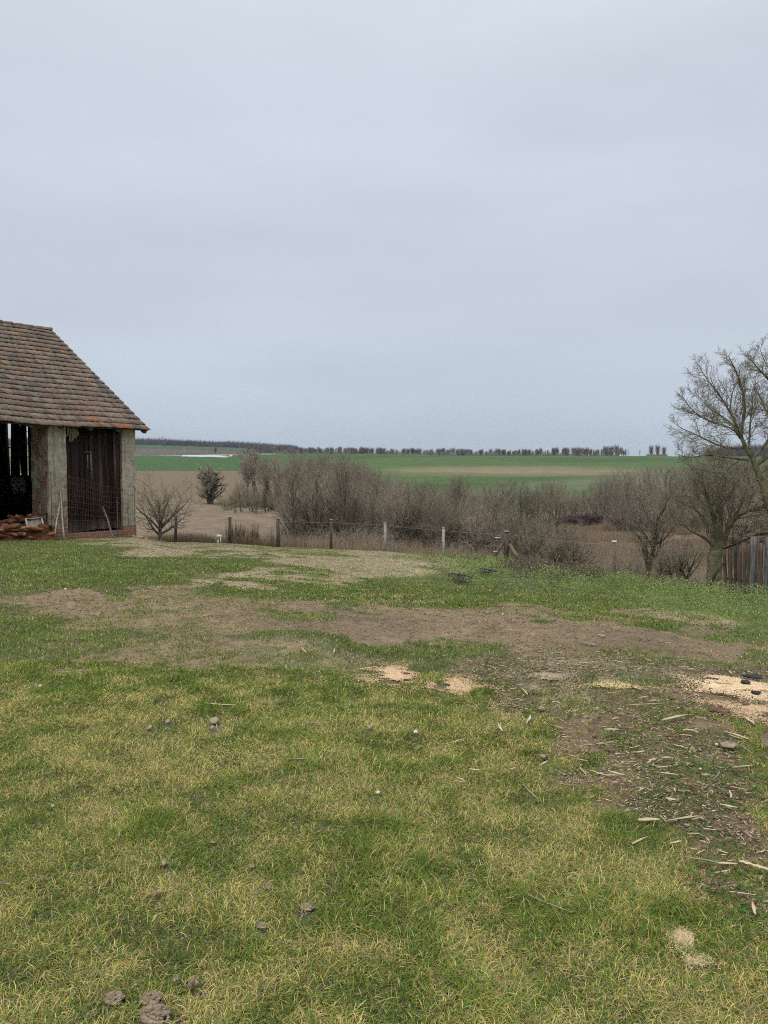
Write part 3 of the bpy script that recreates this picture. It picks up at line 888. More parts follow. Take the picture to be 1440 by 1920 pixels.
    am = n.nodes.new('ShaderNodeMath'); am.operation = 'MULTIPLY'
    n.links.new(bk.outputs['Fac'], am.inputs[0]); n.links.new(th_.outputs['Result'], am.inputs[1])
    a3 = n.nodes.new('ShaderNodeMath'); a3.operation = 'MULTIPLY_ADD'; a3.inputs[1].default_value = -.8
    n.links.new(am.outputs[0], a3.inputs[0]); n.links.new(a2.outputs[0], a3.inputs[2])
    bp = n.nodes.new('ShaderNodeBump'); bp.inputs['Distance'].default_value = .02; bp.inputs['Strength'].default_value = 1
    n.links.new(a3.outputs[0], bp.inputs['Height']); n.links.new(bp.outputs[0], b.inputs['Normal'])
    return m


M_plaster = plaster_mat('peeling_plaster', .60)
M_plaster2 = plaster_mat('peeling_plaster_worn', .505)
M_brick = plaster_mat('bare_brick', .05)


def board_mat():
    m, n, b = newmat('dark_boards')
    tcn = n.nodes.new('ShaderNodeTexCoord')
    mp_ = n.nodes.new('ShaderNodeMapping'); mp_.inputs['Scale'].default_value = (14, 14, .7)
    n.links.new(tcn.outputs['Object'], mp_.inputs[0])
    nn = n.nodes.new('ShaderNodeTexNoise'); nn.inputs['Scale'].default_value = 1; nn.inputs['Detail'].default_value = 8; nn.inputs['Roughness'].default_value = .65
    n.links.new(mp_.outputs[0], nn.inputs['Vector'])
    r = n.nodes.new('ShaderNodeValToRGB')
    r.color_ramp.elements[0].position = .35; r.color_ramp.elements[0].color = (.012, .008, .007, 1)
    r.color_ramp.elements[1].position = .62; r.color_ramp.elements[1].color = (.050, .032, .026, 1)
    e = r.color_ramp.elements.new(.76); e.color = (.15, .115, .09, 1)
    n.links.new(nn.outputs['Fac'], r.inputs[0])
    # bleached, washed ends near the ground
    s = n.nodes.new('ShaderNodeSeparateXYZ'); n.links.new(tcn.outputs['Object'], s.inputs[0])
    zn = n.nodes.new('ShaderNodeMapRange'); zn.inputs['From Min'].default_value = .95; zn.inputs['From Max'].default_value = .32
    n.links.new(s.outputs['Z'], zn.inputs['Value'])
    mu = n.nodes.new('ShaderNodeMath'); mu.operation = 'MULTIPLY'
    n.links.new(zn.outputs['Result'], mu.inputs[0]); n.links.new(nn.outputs['Fac'], mu.inputs[1])
    mr_ = n.nodes.new('ShaderNodeMapRange'); mr_.inputs['From Min'].default_value = .2; mr_.inputs['From Max'].default_value = .6
    n.links.new(mu.outputs[0], mr_.inputs['Value'])
    mx = n.nodes.new('ShaderNodeMix'); mx.data_type = 'RGBA'; mx.inputs['B'].default_value = (.22, .19, .165, 1)
    n.links.new(mr_.outputs['Result'], mx.inputs['Factor']); n.links.new(r.outputs['Color'], mx.inputs['A'])
    at = n.nodes.new('ShaderNodeAttribute'); at.attribute_name = 'Col'
    m2 = n.nodes.new('ShaderNodeMix'); m2.data_type = 'RGBA'; m2.blend_type = 'MULTIPLY'; m2.inputs['Factor'].default_value = 1
    n.links.new(mx.outputs['Result'], m2.inputs['A']); n.links.new(at.outputs['Color'], m2.inputs['B'])
    n.links.new(m2.outputs['Result'], b.inputs['Base Color'])
    bp = n.nodes.new('ShaderNodeBump'); bp.inputs['Distance'].default_value = .008
    n.links.new(nn.outputs['Fac'], bp.inputs['Height']); n.links.new(bp.outputs[0], b.inputs['Normal'])
    return m


M_board = board_mat()
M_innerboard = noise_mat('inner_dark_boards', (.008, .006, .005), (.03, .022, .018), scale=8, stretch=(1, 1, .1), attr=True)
M_tile = noise_mat('roof_tile', (.70, .69, .68), (1.25, 1.24, 1.2), scale=7, detail=8, attr=True, bump=.006, bscale=50)
M_beam = noise_mat('old_beam', (.04, .03, .022), (.14, .105, .08), scale=12, stretch=(1, 1, .3))

barn = thing('barn', 'old barn with mossy brown tiled roof, peeling plaster pillars and dark board wall', 'barn', (BX, BY, BZ), BPHI)
R_ = random.Random(3)


def grid_box(x0, x1, y0, y1, z0, z1, step=.12, amp=.012, seed=0):
    """box with slightly uneven faces (old plaster)"""
    mb = bpy.data.meshes.new('b')
    V = []; F = []

    def face(o, a, b, na, nb):
        base = len(V)
        for i in range(na + 1):
            for j in range(nb + 1):
                V.append(np.array(o) + np.array(a) * i / na + np.array(b) * j / nb)
        for i in range(na):
            for j in range(nb):
                F.append((base + i * (nb + 1) + j, base + (i + 1) * (nb + 1) + j, base + (i + 1) * (nb + 1) + j + 1, base + i * (nb + 1) + j + 1))
    dx, dy, dz = x1 - x0, y1 - y0, z1 - z0
    nx, ny, nz = [max(1, int(d / step)) for d in (dx, dy, dz)]
    face((x0, y0, z0), (dx, 0, 0), (0, 0, dz), nx, nz)
    face((x1, y1, z0), (-dx, 0, 0), (0, 0, dz), nx, nz)
    face((x0, y1, z0), (0, -dy, 0), (0, 0, dz), ny, nz)
    face((x1, y0, z0), (0, dy, 0), (0, 0, dz), ny, nz)
    face((x0, y0, z1), (dx, 0, 0), (0, dy, 0), nx, ny)
    V = np.array(V)
    nz_ = fbm((V[:, 0] + V[:, 1]) * 4 + seed, V[:, 2] * 4, 300 + seed, 3) - .5
    cen = np.array([(x0 + x1) / 2, (y0 + y1) / 2])
    V[:, :2] += (V[:, :2] - cen) / np.maximum(np.abs(V[:, :2] - cen).max(), .1) * (nz_ * amp * 2)[:, None]
    return V, F


def gbox(name, mat, *a, **k):
    m = MB(); V, F = grid_box(*a, **k); m.add(V, F)
    return m.build(name, mat, barn)


EZ = 3.47; RY = 5.85; RZ = 7.43
XR = .30; XL = -9.2
gbox('pillar', M_plaster, -.47, 0, 0, .47, -.3, 3.62, seed=1)
gbox('pillar', M_plaster2, -2.862, -2.325, .115, 1.08, -.3, 3.62, seed=2)
gbox('pillar_face', M_plaster, -2.87, -2.32, .0, .13, -.3, 3.61, seed=7)
gbox('pillar', M_plaster, -8.9, -8.2, 0, 1.05, -.3, 3.62, seed=3)
gbox('plinth', M_brick, -2.32, -.47, .04, .40, -.4, .27, seed=4)
# board wall between the pillars
m = MB(); x = -2.31; k = 0
while x < -.49:
    wdt = min(R_.uniform(.13, .20), -.485 - x)
    if wdt < .03: break
    zb = .27 + (.10 * (x + 2.31) / 1.8) + R_.uniform(-.03, .03)
    yo = .10 + R_.uniform(0, .022)
    f = R_.choice([.6, .8, 1, 1, 1.3, 1.9])
    m.box(x + .004, x + wdt - .004, yo, yo + .028, zb, 3.60, (f, f, f))
    x += wdt
wall_b = m.build('board_wall', M_board, barn)
for z_ in (.9, 2.6):
    m = MB(); m.box(-2.31, -.485, .15, .22, z_, z_ + .12); m.build('cross_rail', M_beam, barn)
# pale weathered pieces of lath fixed on the boards
m = MB()
m.bar((-1.72, .085, 2.72), (-1.50, .085, 2.75), .05, .02); m.bar((-1.50, .08, 2.74), (-1.47, .08, 1.9), .045, .02)
m.bar((-1.60, .08, 2.66), (-1.60, .08, 2.2), .03, .02)
m.build('lath', noise_mat('grey_lath', (.10, .085, .07), (.24, .21, .18), scale=20), barn)
# rag of hay hanging under the eave
m = MB()
for i in range(70):
    a = (-2.12 + R_.uniform(-.16, .16), .04 + R_.uniform(-.05, .05), 3.5)
    m.bar(a, (a[0] + R_.uniform(-.1, .1), a[1] - R_.uniform(0, .04), 3.5 - R_.uniform(.15, .55) * (1 - abs(a[0] + 2.12) * 3)), .018, .01)
m.build('nest', noise_mat('old_straw_rag', (.18, .15, .11), (.38, .32, .24), scale=30), barn)

# gable wall of upright boards on the right, seen from inside through the opening; gaps let the light in
m = MB()
gaps = [(7.10, 7.22), (7.70, 7.84), (8.32, 8.78)]
y = .5
while y < 11.4:
    wdt = R_.uniform(.16, .22)
    y1 = y + wdt
    hit = False
    for a, b in gaps:
        if y < b and y1 > a:
            if y < a - .03: y1 = a
            else: hit = b
            break
    if hit:
        y = hit; continue
    top = EZ + (RZ - EZ) * (1 - abs(y + wdt / 2 - RY) / (RY + .4)) - .12
    m.box(-.10 + R_.uniform(0, .015), -.07, y + .001, y1 + .001, -.4, top)
    y = y1
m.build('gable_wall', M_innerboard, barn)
m = MB()
for a, b in gaps:   # solid lower boards across the gaps
    m.box(-.14, -.11, a - .1, b + .1, -.4, 2.02)
for kz in range(9):
    z = 2.25 + kz * .24
    m.bar((-.13, 7.0, z), (-.13, 7.95, z + .01), .03, .02)
m.bar((-.13, 8.2, 3.12), (-.13, 8.95, 3.10), .035, .03)
m.bar((-.16, 7.45, 2.1), (-.16, 7.75, 4.4), .10, .05)
m.bar((-.16, 8.30, 2.0), (-.16, 8.16, 4.6), .10, .05)
m.bar((-.16, 8.62, 2.0), (-.16, 8.80, 4.6), .12, .05)
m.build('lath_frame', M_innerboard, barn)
# back wall and left gable, dark boards
m = MB(); x = -8.9
while x < -.1:
    wdt = R_.uniform(.15, .22)
    m.box(x, min(x + wdt - .004, -.1), 11.45, 11.48, -.9, 3.55); x += wdt
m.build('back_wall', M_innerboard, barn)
m = MB(); y = 1.05
while y < 11.4:
    wdt = R_.uniform(.16, .22)
    top = EZ + (RZ - EZ) * (1 - abs(y + wdt / 2 - RY) / (RY + .4)) - .12
    m.box(-8.86, -8.83, y, min(y + wdt - .004, 11.45), -.5, top); y += wdt
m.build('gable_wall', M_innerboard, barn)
# inner partition near the opening, left edge of the view
m = MB()
for i in range(14):
    y0 = 2.4 + i * .2
    m.box(-4.62 - .03, -4.62, y0, y0 + .192, -.3, 3.6)
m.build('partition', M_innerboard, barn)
m = MB()
m.box(-8.8, -.15, .3, 11.4, -.30, -.02)
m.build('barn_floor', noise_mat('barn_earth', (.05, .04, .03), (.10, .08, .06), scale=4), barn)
# wall plate, rafters
m = MB()
m.box(-9.0, .1, .12, .30, 3.62, 3.80); m.box(-9.0, .1, 11.3, 11.46, 3.55, 3.72)
m.build('wall_plate', M_beam, barn)


def roofz(y):
    return EZ + (RZ - EZ) * (y + .4) / (RY + .4) if y <= RY else RZ - (RZ - EZ) * (y - RY) / (RY + .4)


m = MB()
for i in range(11):
    x = XR - .15 - i * .92
    m.bar((x, -.33, roofz(-.33) - .11), (x, RY, RZ - .12), .09, .12, up=(1, 0, 0))
    m.bar((x, 12.0, roofz(12.0) - .11), (x, RY, RZ - .12), .09, .12, up=(1, 0, 0))
m.build('rafter', M_beam, barn)
# roof tiles: every tile a slightly tilted slab laid in courses
sl = math.hypot(RY + .4, RZ - EZ)
sy, sz = (RY + .4) / sl, (RZ - EZ) / sl
NROW = 21; ex = sl / NROW
pal_t = [(.215, .158, .120), (.235, .175, .132), (.185, .142, .113), (.165, .130, .108), (.255, .188, .14), (.205, .165, .125), (.22, .145, .108)]


def tiles(front):
    m = MB(); R2_ = random.Random(11 if front else 12)
    for r in range(NROW):
        sag_ph = R2_.uniform(0, 6)
        x = XR
        c = 0
        off = (.09 if r % 2 else 0)
        while x > XL:
            w_ = .198
            x1 = x; x0 = x - w_
            if c == 0 and off: x0 = x - w_ + off
            s0 = r * ex - .02 + R2_.uniform(-.012, .012) + .012 * math.sin(x * 1.1 + sag_ph)
            s1 = (r + 1) * ex + .05
            lift0 = .045 + R2_.uniform(0, .014); lift1 = .006
            sag = -.035 * math.sin((x - XL) / (XR - XL) * math.pi * 3) * (1 - abs(r / NROW - .5)) - .02 * math.sin(x * 1.7)
            tl = R2_.uniform(-.006, .006)
            base = random.Random((r // 2) * 31 + int(x * 1.3) * 7)
            cc = np.array(R2_.choice(pal_t)) * R2_.uniform(.88, 1.12) * (.8 + .4 * float(fbm(np.array([x * .9 + .5 * r * ex]), np.array([r * ex * 1.2]), 88, 3)[0])) * 1.04
            if r < 2 and R2_.random() < (.5 if x > -.7 and r == 0 else .03): cc = np.array((.34, .145, .075)) * R2_.uniform(.6, 1.1)
            elif R2_.random() < .012: cc = np.array((.25, .14, .095)) * R2_.uniform(.7, 1.1)
            if r == 5 and -4.4 < x < -3.8: cc = np.array((.36, .16, .09))
            if R2_.random() < .07: cc = np.array((.14, .125, .11))

            def q(xx, s, lift):
                y_ = -.4 + sy * s - sz * lift; z_ = EZ + sz * s + sy * lift + sag
                if not front: y_ = 2 * RY - y_
                return (xx, y_, z_)
            th2 = .022
            xs = [(x0 + .002, 0), (x0 + .03, .014), (x0 + .055, 0), (x1 - .012, 0.004 + tl), (x1 - .002, 0)]
            V = []
            for (xx, l) in xs:
                V += [q(xx, s0, lift0 + l), q(xx, s1, lift1 + l), q(xx, s0, lift0 + l - th2)]
            F = []
            for i in range(len(xs) - 1):
                a = i * 3; b_ = a + 3
                F.append((a, b_, b_ + 1, a + 1)); F.append((a + 2, b_ + 2, b_, a))
            F.append((0, 1, 2)); e_ = (len(xs) - 1) * 3; F.append((e_ + 2, e_ + 1, e_))
            m.add(V, F, cc)
            x = x0; c += 1
    # boarding under the tiles keeps the light out
    def q2(xx, s, lift):
        y_ = -.4 + sy * s - sz * lift; z_ = EZ + sz * s + sy * lift
        if not front: y_ = 2 * RY - y_
        return (xx, y_, z_)
    a_ = [q2(XL + .02, .05, -.055), q2(XR - .02, .05, -.055), q2(XR - .02, sl, -.055), q2(XL + .02, sl, -.055)]
    b2_ = [q2(XL + .02, .05, -.035), q2(XR - .02, .05, -.035), q2(XR - .02, sl, -.035), q2(XL + .02, sl, -.035)]
    m.add(a_ + b2_, [(3, 2, 1, 0), (4, 5, 6, 7), (0, 1, 5, 4), (1, 2, 6, 5), (2, 3, 7, 6), (3, 0, 4, 7)], (.08, .06, .05))
    return m


roof = bpy.data.objects.new('roof', None); COL.objects.link(roof); roof.parent = barn
tiles(True).build('tiled_slope', M_tile, roof)
tiles(False).build('tiled_slope', M_tile, roof)
m = MB(); x = XR - .02
while x > XL:
    V = []; F = []
    for j in range(7):
        a = math.pi * j / 6
        for (xx, rr_) in ((x, .135), (x - .40, .105)):
            V.append((xx, RY + math.cos(a) * rr_ * 1.1, RZ - .03 + math.sin(a) * rr_ * .9 + .015 * math.sin(x * 2)))
    for j in range(6): F.append((j * 2, j * 2 + 1, j * 2 + 3, j * 2 + 2))
    F.append(tuple(range(0, 14, 2)))
    m.add(V, F, np.array((.20, .14, .11)) * R_.uniform(.75, 1.15)); x -= .36
m.build('ridge_tiles', M_tile, roof)


def BW(x, y, z):
    """barn-local to world"""
    c, s = math.cos(BPHI), math.sin(BPHI)
    return np.array([BX + x * c - y * s, BY + x * s + y * c, BZ + z])


# things by the barn -------------------------------------------------
def bhz(x, y):
    p = BW(x, y, 0); return hz(p[0], p[1]) - BZ


def single(name, mb, mat, label, cat, group=None, loc=None, rz=0, smooth_=False):
    o = mb.build(name, mat, None, smooth_)
    if loc is not None: o.location = tuple(float(v) for v in loc)
    o.rotation_euler = (0, 0, rz)
    return tag(o, label, cat, group)


# logs of the woodpile in the opening
M_log = noise_mat('split_firewood', (.15, .07, .035), (.40, .22, .13), scale=9, stretch=(1, 1, 1), attr=True, bump=.01)
Rw = random.Random(21)


def firewood(L, r, kind):
    m = MB(); n_ = 6
    if kind == 0:      # split wedge
        prof = [(-r, -r * .5), (r, -r * .6), (r * .8, r * .1), (0, r * .9), (-r * .7, r * .3)]
    elif kind == 1:
        prof = [(-r, -.3 * r), (0, -r * .6), (r, -.3 * r), (r * .7, r * .5), (-r * .5, r * .55)]
    else:
        prof = [(r * math.cos(a) * .8, r * math.sin(a) * .8) for a in np.linspace(0, 6.283, 9)[:-1]]
    k = len(prof); V = []
    for i in range(n_):
        t = i / (n_ - 1) - .5; bend = .06 * math.sin(t * 4 + kind) * L
        for (a, b) in prof:
            V.append((t * L, a * (1 + Rw.uniform(-.12, .12)) + bend, b * (1 + Rw.uniform(-.15, .15))))
    F = []
    for i in range(n_ - 1):
        for j in range(k):
            F.append((i * k + j, i * k + (j + 1) % k, (i + 1) * k + (j + 1) % k, (i + 1) * k + j))
    F.append(tuple(range(k))[::-1]); F.append(tuple((n_ - 1) * k + j for j in range(k)))
    m.add(V, F, np.array(Rw.choice([(1, 1, 1), (.7, .6, .55), (1.15, .95, .8), (.5, .42, .4), (1.1, .7, .55)])))
    return m.mesh('firewood')


fw = [firewood(Rw.uniform(.35, .75), Rw.uniform(.05, .10), i % 3) for i in range(12)]
for me_ in fw: me_.materials.append(M_log)
for i in range(120):
    bxl = Rw.uniform(-5.6, -3.0)
    tpx = (bxl + 5.6) / 2.6
    hgt = .80 * (.35 + .65 * tpx)
    byl = Rw.uniform(-.45, .75)
    zt = Rw.uniform(0, 1) ** .8 * hgt * (1 - .5 * abs(byl - .3) / .8)
    p = BW(bxl, byl, max(bhz(bxl, byl), -.05) + .05 + zt)
    o = bpy.data.objects.new('firewood_log', Rw.choice(fw)); COL.objects.link(o)
    o.location = tuple(p); o.rotation_euler = (Rw.uniform(-.6, .6), Rw.uniform(-.3, .3), BPHI + Rw.uniform(-1.2, 1.2))
    tag(o, 'split reddish brown firewood ' + ('high in' if zt > .5 * hgt else 'low in') + ' the heap, ' + ('next to the pillar' if bxl > -3.9 else 'at the left frame edge'), 'firewood', 'firewood heaped in the barn opening')
# fill under the pile so that no log floats
m = MB()
for i in range(60):
    bxl = Rw.uniform(-5.7, -3.2); byl = Rw.uniform(.1, .7)
m2 = MB()
xs = np.linspace(-6, -2.95, 24); ys = np.linspace(-.55, 1.2, 14)
V = []; F = []
for i, a in enumerate(xs):
    for j, b in enumerate(ys):
        hgt = .68 * (.35 + .65 * np.clip((a + 5.6) / 2.6, 0, 1)) * max(0, 1 - ((b - .3) / .85) ** 2)
        V.append((a, b, max(bhz(a, b), -.1) - .03 + hgt * Rw.uniform(.75, 1)))
for i in range(23):
    for j in range(13): F.append((i * 14 + j, (i + 1) * 14 + j, (i + 1) * 14 + j + 1, i * 14 + j + 1))
m2.add(V, F, (.35, .28, .24))
single('bark_debris', m2, M_log, 'dark heap of bark and wood bits under the firewood', 'bark heap', None, (BX, BY, BZ), BPHI)

# white framed board leaning on the pillar side
board = thing('framed_board', 'small dirty white framed board leaning by the firewood and left pillar', 'board', BW(-3.35, -.28, bhz(-3.35, -.28)), BPHI + .25)
m = MB()
for a, b in (((-.27, 0, 0), (-.27, .18, .62)), ((.27, 0, 0), (.27, .18, .62)), ((-.27, .18, .62), (.27, .18, .62)), ((-.27, 0, .01), (.27, 0, .01))):
    m.bar(a, b, .05, .03)
m.build('frame', M_palewood, board)
m = MB(); m.add([(-.25, .02, .02), (.25, .02, .02), (.25, .19, .60), (-.25, .19, .60), (-.25, .03, .015), (.25, .03, .015), (.25, .20, .595), (-.25, .20, .595)],
                [(0, 1, 2, 3), (7, 6, 5, 4), (0, 4, 5, 1), (2, 6, 7, 3)])
m.build('panel', noise_mat('dirty_panel', (.18, .16, .12), (.36, .33, .27), scale=8), board)


def stick(p0, p1, r0, r1, mat, label, name='leaning_stick', cat='stick', bend=.02, group=None):
    p0 = np.array(p0, float); p1 = np.array(p1, float)
    ts = np.linspace(0, 1, 7)
    L = np.linalg.norm(p1 - p0)
    pts = [(p1 - p0) * t + np.array([math.sin(t * 5 + p0[0]) * bend * L * t * (1 - t) * 2, math.sin(t * 4) * bend * L * .3, 0]) for t in ts]
    m = MB(); m.tube(pts, np.linspace(r0, r1, 7), 7)
    return single(name, m, mat, label, cat, group, p0)


def onwall(px, py, yoff):
    """world point in the vertical plane y_local = yoff of the barn under a pixel"""
    c, s = math.cos(BPHI), math.sin(BPHI)
    for Y in np.linspace(18, 27, 1800):
        p = P(px, py, Y)
        ly = -(p[0] - BX) * s + (p[1] - BY) * c
        if ly > yoff: break
    return p


def ground_at_wall(px, yoff):
    p = onwall(px, 1000, yoff); return np.array([p[0], p[1], hz(p[0], p[1])])


stick(ground_at_wall(101, -.45), onwall(112.5, 938, -.03), .022, .02, M_palewood, 'thin pale straight stick leaning left of a thicker one on the barn pillar')
stick(ground_at_wall(120, -.35), onwall(113, 922, -.03), .03, .022, M_palewood, 'longer bent pale stick leaning upright at the edge of the barn pillar')
stick(ground_at_wall(213, -.8), onwall(193, 951, -.05), .025, .03, M_greywood, 'grey stick leaning slantwise against the dark barn boards')
stick(ground_at_wall(221, -.1), onwall(219.5, 936, -.03), .014, .014, M_greywood, 'thin upright grey pole standing before the dark boards near the right pillar', bend=.004)

# wire mesh standing against the barn
mesh_ob = thing('wire_mesh', 'rusty square wire mesh standing before the barn pillar and board wall', 'wire mesh')
m = MB()
pts_top = [onwall(px_, py_, -.12 - .02 * math.sin(px_)) for px_, py_ in ((95, 886), (112, 888), (135, 893), (160, 900), (190, 910), (225, 916), (252, 921))]
n_ = 46
tt = np.linspace(0, 6, n_)
top = np.array([[np.interp(t, range(7), [p[i] for p in pts_top]) for i in range(3)] for t in tt])
for i in range(n_):
    b_ = top[i].copy(); b_[2] = hz(b_[0], b_[1]); b_[0] += .02 * math.sin(i * .7)
    m.tube([b_, (b_ + top[i]) / 2 + np.array([.015 * math.sin(i), 0, 0]), top[i]], .0022, 4, cap=False)
bot = np.array([[t[0], t[1], hz(t[0], t[1])] for t in top])
for k in range(11):
    f = k / 10
    m.tube(bot * (1 - f) + top * f + np.array([0, 0, 1]) * (.01 * np.sin(np.arange(n_) * .5 + k))[:, None], .003, 4, cap=False)
m.build('mesh_panel', M_rust, mesh_ob)
for nm, i in (('mesh_stake', 0), ('mesh_stake', n_ - 1)):
    m = MB(); m.tube([bot[i], top[i] + np.array([0, 0, .03])], .012, 6); m.build(nm, M_rust, mesh_ob)

# pale tattered net hanging inside the opening
m = MB(); Rn = random.Random(8)
o0 = P(32, 896, 25.5)
for i in range(9):
    pts = []; x_ = (i - 4) * .055
    L_ = .38 + .16 * math.sin(i * 1.3)
    for k in range(9):
        pts.append((x_ + .05 * math.sin(k * 1.4 + i * 2) + .1 * k / 9, .03 * math.sin(k + i), -k / 8 * L_ * 1.1))
    m.tube(pts, .014, 5)
for k in range(5):
    m.tube([((i - 4) * .055 + .02 * k, .02, -.1 * k - .04 * math.sin(i * 2 + k)) for i in range(9)], .012, 5)
single('hanging_net', m, noise_mat('dusty_net', (.25, .25, .25), (.5, .5, .5), scale=30), 'pale tattered net hanging in the dark inside of the barn', 'net', None, o0)

# rubble at the right corner of the barn
Rr = random.Random(5)


def lump(rx, ry, rz_, seed, sub=2, amp=.35):
    import bmesh
    bm = bmesh.new(); bmesh.ops.create_icosphere(bm, subdivisions=sub, radius=1)
    V = np.array([v.co[:] for v in bm.verts]); F = [tuple(v.index for v in f.verts) for f in bm.faces]; bm.free()
    nn = fbm(V[:, 0] * 1.6 + seed, V[:, 1] * 1.6 + V[:, 2] * 2.1, seed, 3) - .5
    V = V * (1 + nn * amp * 2)[:, None] * np.array([rx, ry, rz_])
    return V, F


M_rubble = noise_mat('brick_rubble', (.28, .14, .09), (.45, .38, .30), scale=9, bump=.01, attr=True)
for i in range(26):
    px_ = Rr.uniform(244, 275); py_ = 1003 + Rr.uniform(-1, 4)
    g_ = P(px_, 1004, Rr.uniform(23.3, 24.6)); g_[2] = hz(g_[0], g_[1])
    s_ = Rr.uniform(.04, .11)
    m = MB(); V, F = lump(s_, s_ * .8, s_ * .6, i, 1, .3); m.add(V, F, Rr.choice([(1, 1, 1), (1.3, 1.1, 1), (.8, .6, .5), (1.4, 1.4, 1.4)]))
    single('brick_rubble', m, M_rubble, 'broken piece of brick or plaster in the rubble at the right corner of the barn', 'rubble', 'rubble at the barn corner', g_ + np.array([0, 0, s_ * .3]), Rr.uniform(0, 6))

# ------------------------------------------------------------ wire fence with posts
fence = thing('wire_fence', 'sagging wire fence with thin weathered posts along the far edge of the lawn', 'fence')
posts = [  # px, top py, base py, Y, radius m, material, lean
    (330, 968, 1018, 34.6, .055, M_concdark, 1.0), (431, 970, 1021, 34.4, .065, M_concdark, 0), (521, 973, 1023, 34.0, .07, M_concdark, -.5),
    (621, 975, 1028, 33.2, .06, M_concdark, .5), (722, 980, 1034, 32.6, .065, M_conc, 0), (831.5, 990, 1045, 31.2, .06, M_conc, -.5),
    (950, 997, 1060, 28.2, .085, M_concdark, .8)]
ptops = []
for i, (px_, pt, pb_, Yp, r_, mt, ln) in enumerate(posts):
    t = P(px_, pt, Yp); b = P(px_ - ln, pb_, Yp); b[2] = hz(b[0], b[1]) - .1
    m = MB()
    m.bar(b, t, r_ * 2.1, r_ * 1.9, up=(0, 1, 0), w2=r_ * 1.9)
    p_ = m.build('post', mt, fence)
    m = MB(); m.bar(t, t + np.array([0, 0, .035]), r_ * 2.2, r_ * 2.2, up=(0, 1, 0)); m.build('post_cap', M_conc, p_)
    ptops.append((b, t))
# slender pale post further right with a white cap
t = P(1152, 1017, 25.2); b = P(1153, 1080, 25.2); b[2] = hz(b[0], b[1]) - .05
m = MB(); m.bar(b, t, .045, .045, up=(0, 1, 0)); p_ = m.build('post', M_greywood, fence)
m = MB(); m.box(-.075, .075, -.05, .05, 0, .06); c_ = m.build('post_cap', M_white, p_); c_.location = tuple(t); tag(c_, 'white cap on the slender post')
ptops.append((b, t))
t2 = P(1356, 1030, 21.0); b2 = P(1356, 1100, 21.0); ptops.append((b2, t2))
t2 = P(254, 968, 27.2); b2 = P(254, 1010, 27.2); ptops.insert(0, (b2, t2))
for i in range(len(ptops) - 1):
    (b0, t0), (b1, t1) = ptops[i], ptops[i + 1]
    for f, r_ in ((.93, .0038), (.62, .0018), (.34, .0018)):
        a = b0 + (t0 - b0) * f; c = b1 + (t1 - b1) * f
        L_ = np.linalg.norm(c - a)
        pts = [a * (1 - s) + c * s - np.array([0, 0, 1]) * .035 * L_ * s * (1 - s) * (1.5 if f < .9 else 1) for s in np.linspace(0, 1, 9)]
        m = MB(); m.tube(pts, r_, 4, cap=False); m.build('wire', M_wire, fence)
# braces at the thick corner post
for (a_, c_, r_, mt, lab) in ((P(916, 1053, 27.7), P(946, 1016, 28.2), .065, M_brownwood, 'bare brown brace'), (P(981, 1062, 27.6), P(955, 1020, 28.1), .075, M_moss, 'mossy yellow brace')):
    a_[2] = min(a_[2], hz(a_[0], a_[1]))
    m = MB(); m.tube([a_, (a_ + c_) / 2, c_], [r_ * 1.1, r_, r_ * .9], 7); tag(m.build('brace', mt, fence), lab)
m = MB(); q_ = P(934, 1008, 28.3); m.bar(q_ - np.array([.12, 0, 0]), q_ + np.array([.12, 0, 0]), .03, .02); tag(m.build('insulator', M_white, fence))
m = MB(); q_ = P(929, 1034, 27.9); m.bar(q_ - np.array([.08, 0, 0]), q_ + np.array([.08, 0, 0]), .03, .02); tag(m.build('insulator', M_white, fence))
# thin broken stick beside the corner post
stick(P(905, 1050, 28.6), P(943, 996, 28.9), .02, .012, M_greywood, 'thin grey rod leaning behind the brace of the thick fence post', 'thin_rod', 'rod')

# white pipes standing in the lawn
q_ = G(411, 1021)
pipe = thing('white_pipe', 'pair of short white plastic pipes with bent tops standing at the edge of the lawn', 'pipe', q_)
m = MB(); m.tube([(-.045, 0, -.05), (-.045, 0, .19)], .02, 10); m.build('pipe_stub', M_white, pipe)
m = MB(); m.tube([(.06, 0, -.05), (.062, 0, .30)], .017, 10); m.build('pipe_stub', M_white, pipe)
m = MB(); m.tube([(-.045, 0, .27), (-.055, 0, .33), (-.03, 0, .385), (.02, 0, .36), (.05, 0, .345), (.085, 0, .33), (.08, 0, .30)], [.035, .055, .05, .045, .04, .045, .04], 10, )
m.build('elbow', M_white, pipe, True)

# ------------------------------------------------------------ slab fence on the right
sf = thing('plank_fence', 'tall weathered fence of rough upright slabs at the right edge of the lawn', 'fence')
slabs = [(1358, 1362, 1030, 1104, 21.2, M_brownwood, .09), (1368, 1372, 1027, 1107, 21.0, M_brownwood, .12), (1378, 1379, 1024, 1106, 20.6, M_darkrail, .08),
         (1386, 1387, 1022, 1110, 20.4, M_brownwood, .13), (1396, 1396, 1018, 1112, 20.0, M_brownwood, .10), (1414, 1411, 1006, 1116, 19.4, M_greywood, .20),
         (1404, 1404, 1022, 1113, 19.8, M_brownwood, .09), (1439, 1434, 1008, 1122, 18.9, M_greywood, .13), (1427, 1424, 1018, 1119, 19.2, M_brownwood, .11), (1452, 1450, 1004, 1128, 18.5, M_brownwood, .15),
         (1470, 1468, 1002, 1132, 18.2, M_greywood, .16), (1489, 1488, 1000, 1136, 17.8, M_brownwood, .15), (1508, 1508, 998, 1140, 17.4, M_brownwood, .16), (1530, 1530, 994, 1146, 17.0, M_greywood, .16)]
Rs = random.Random(14)
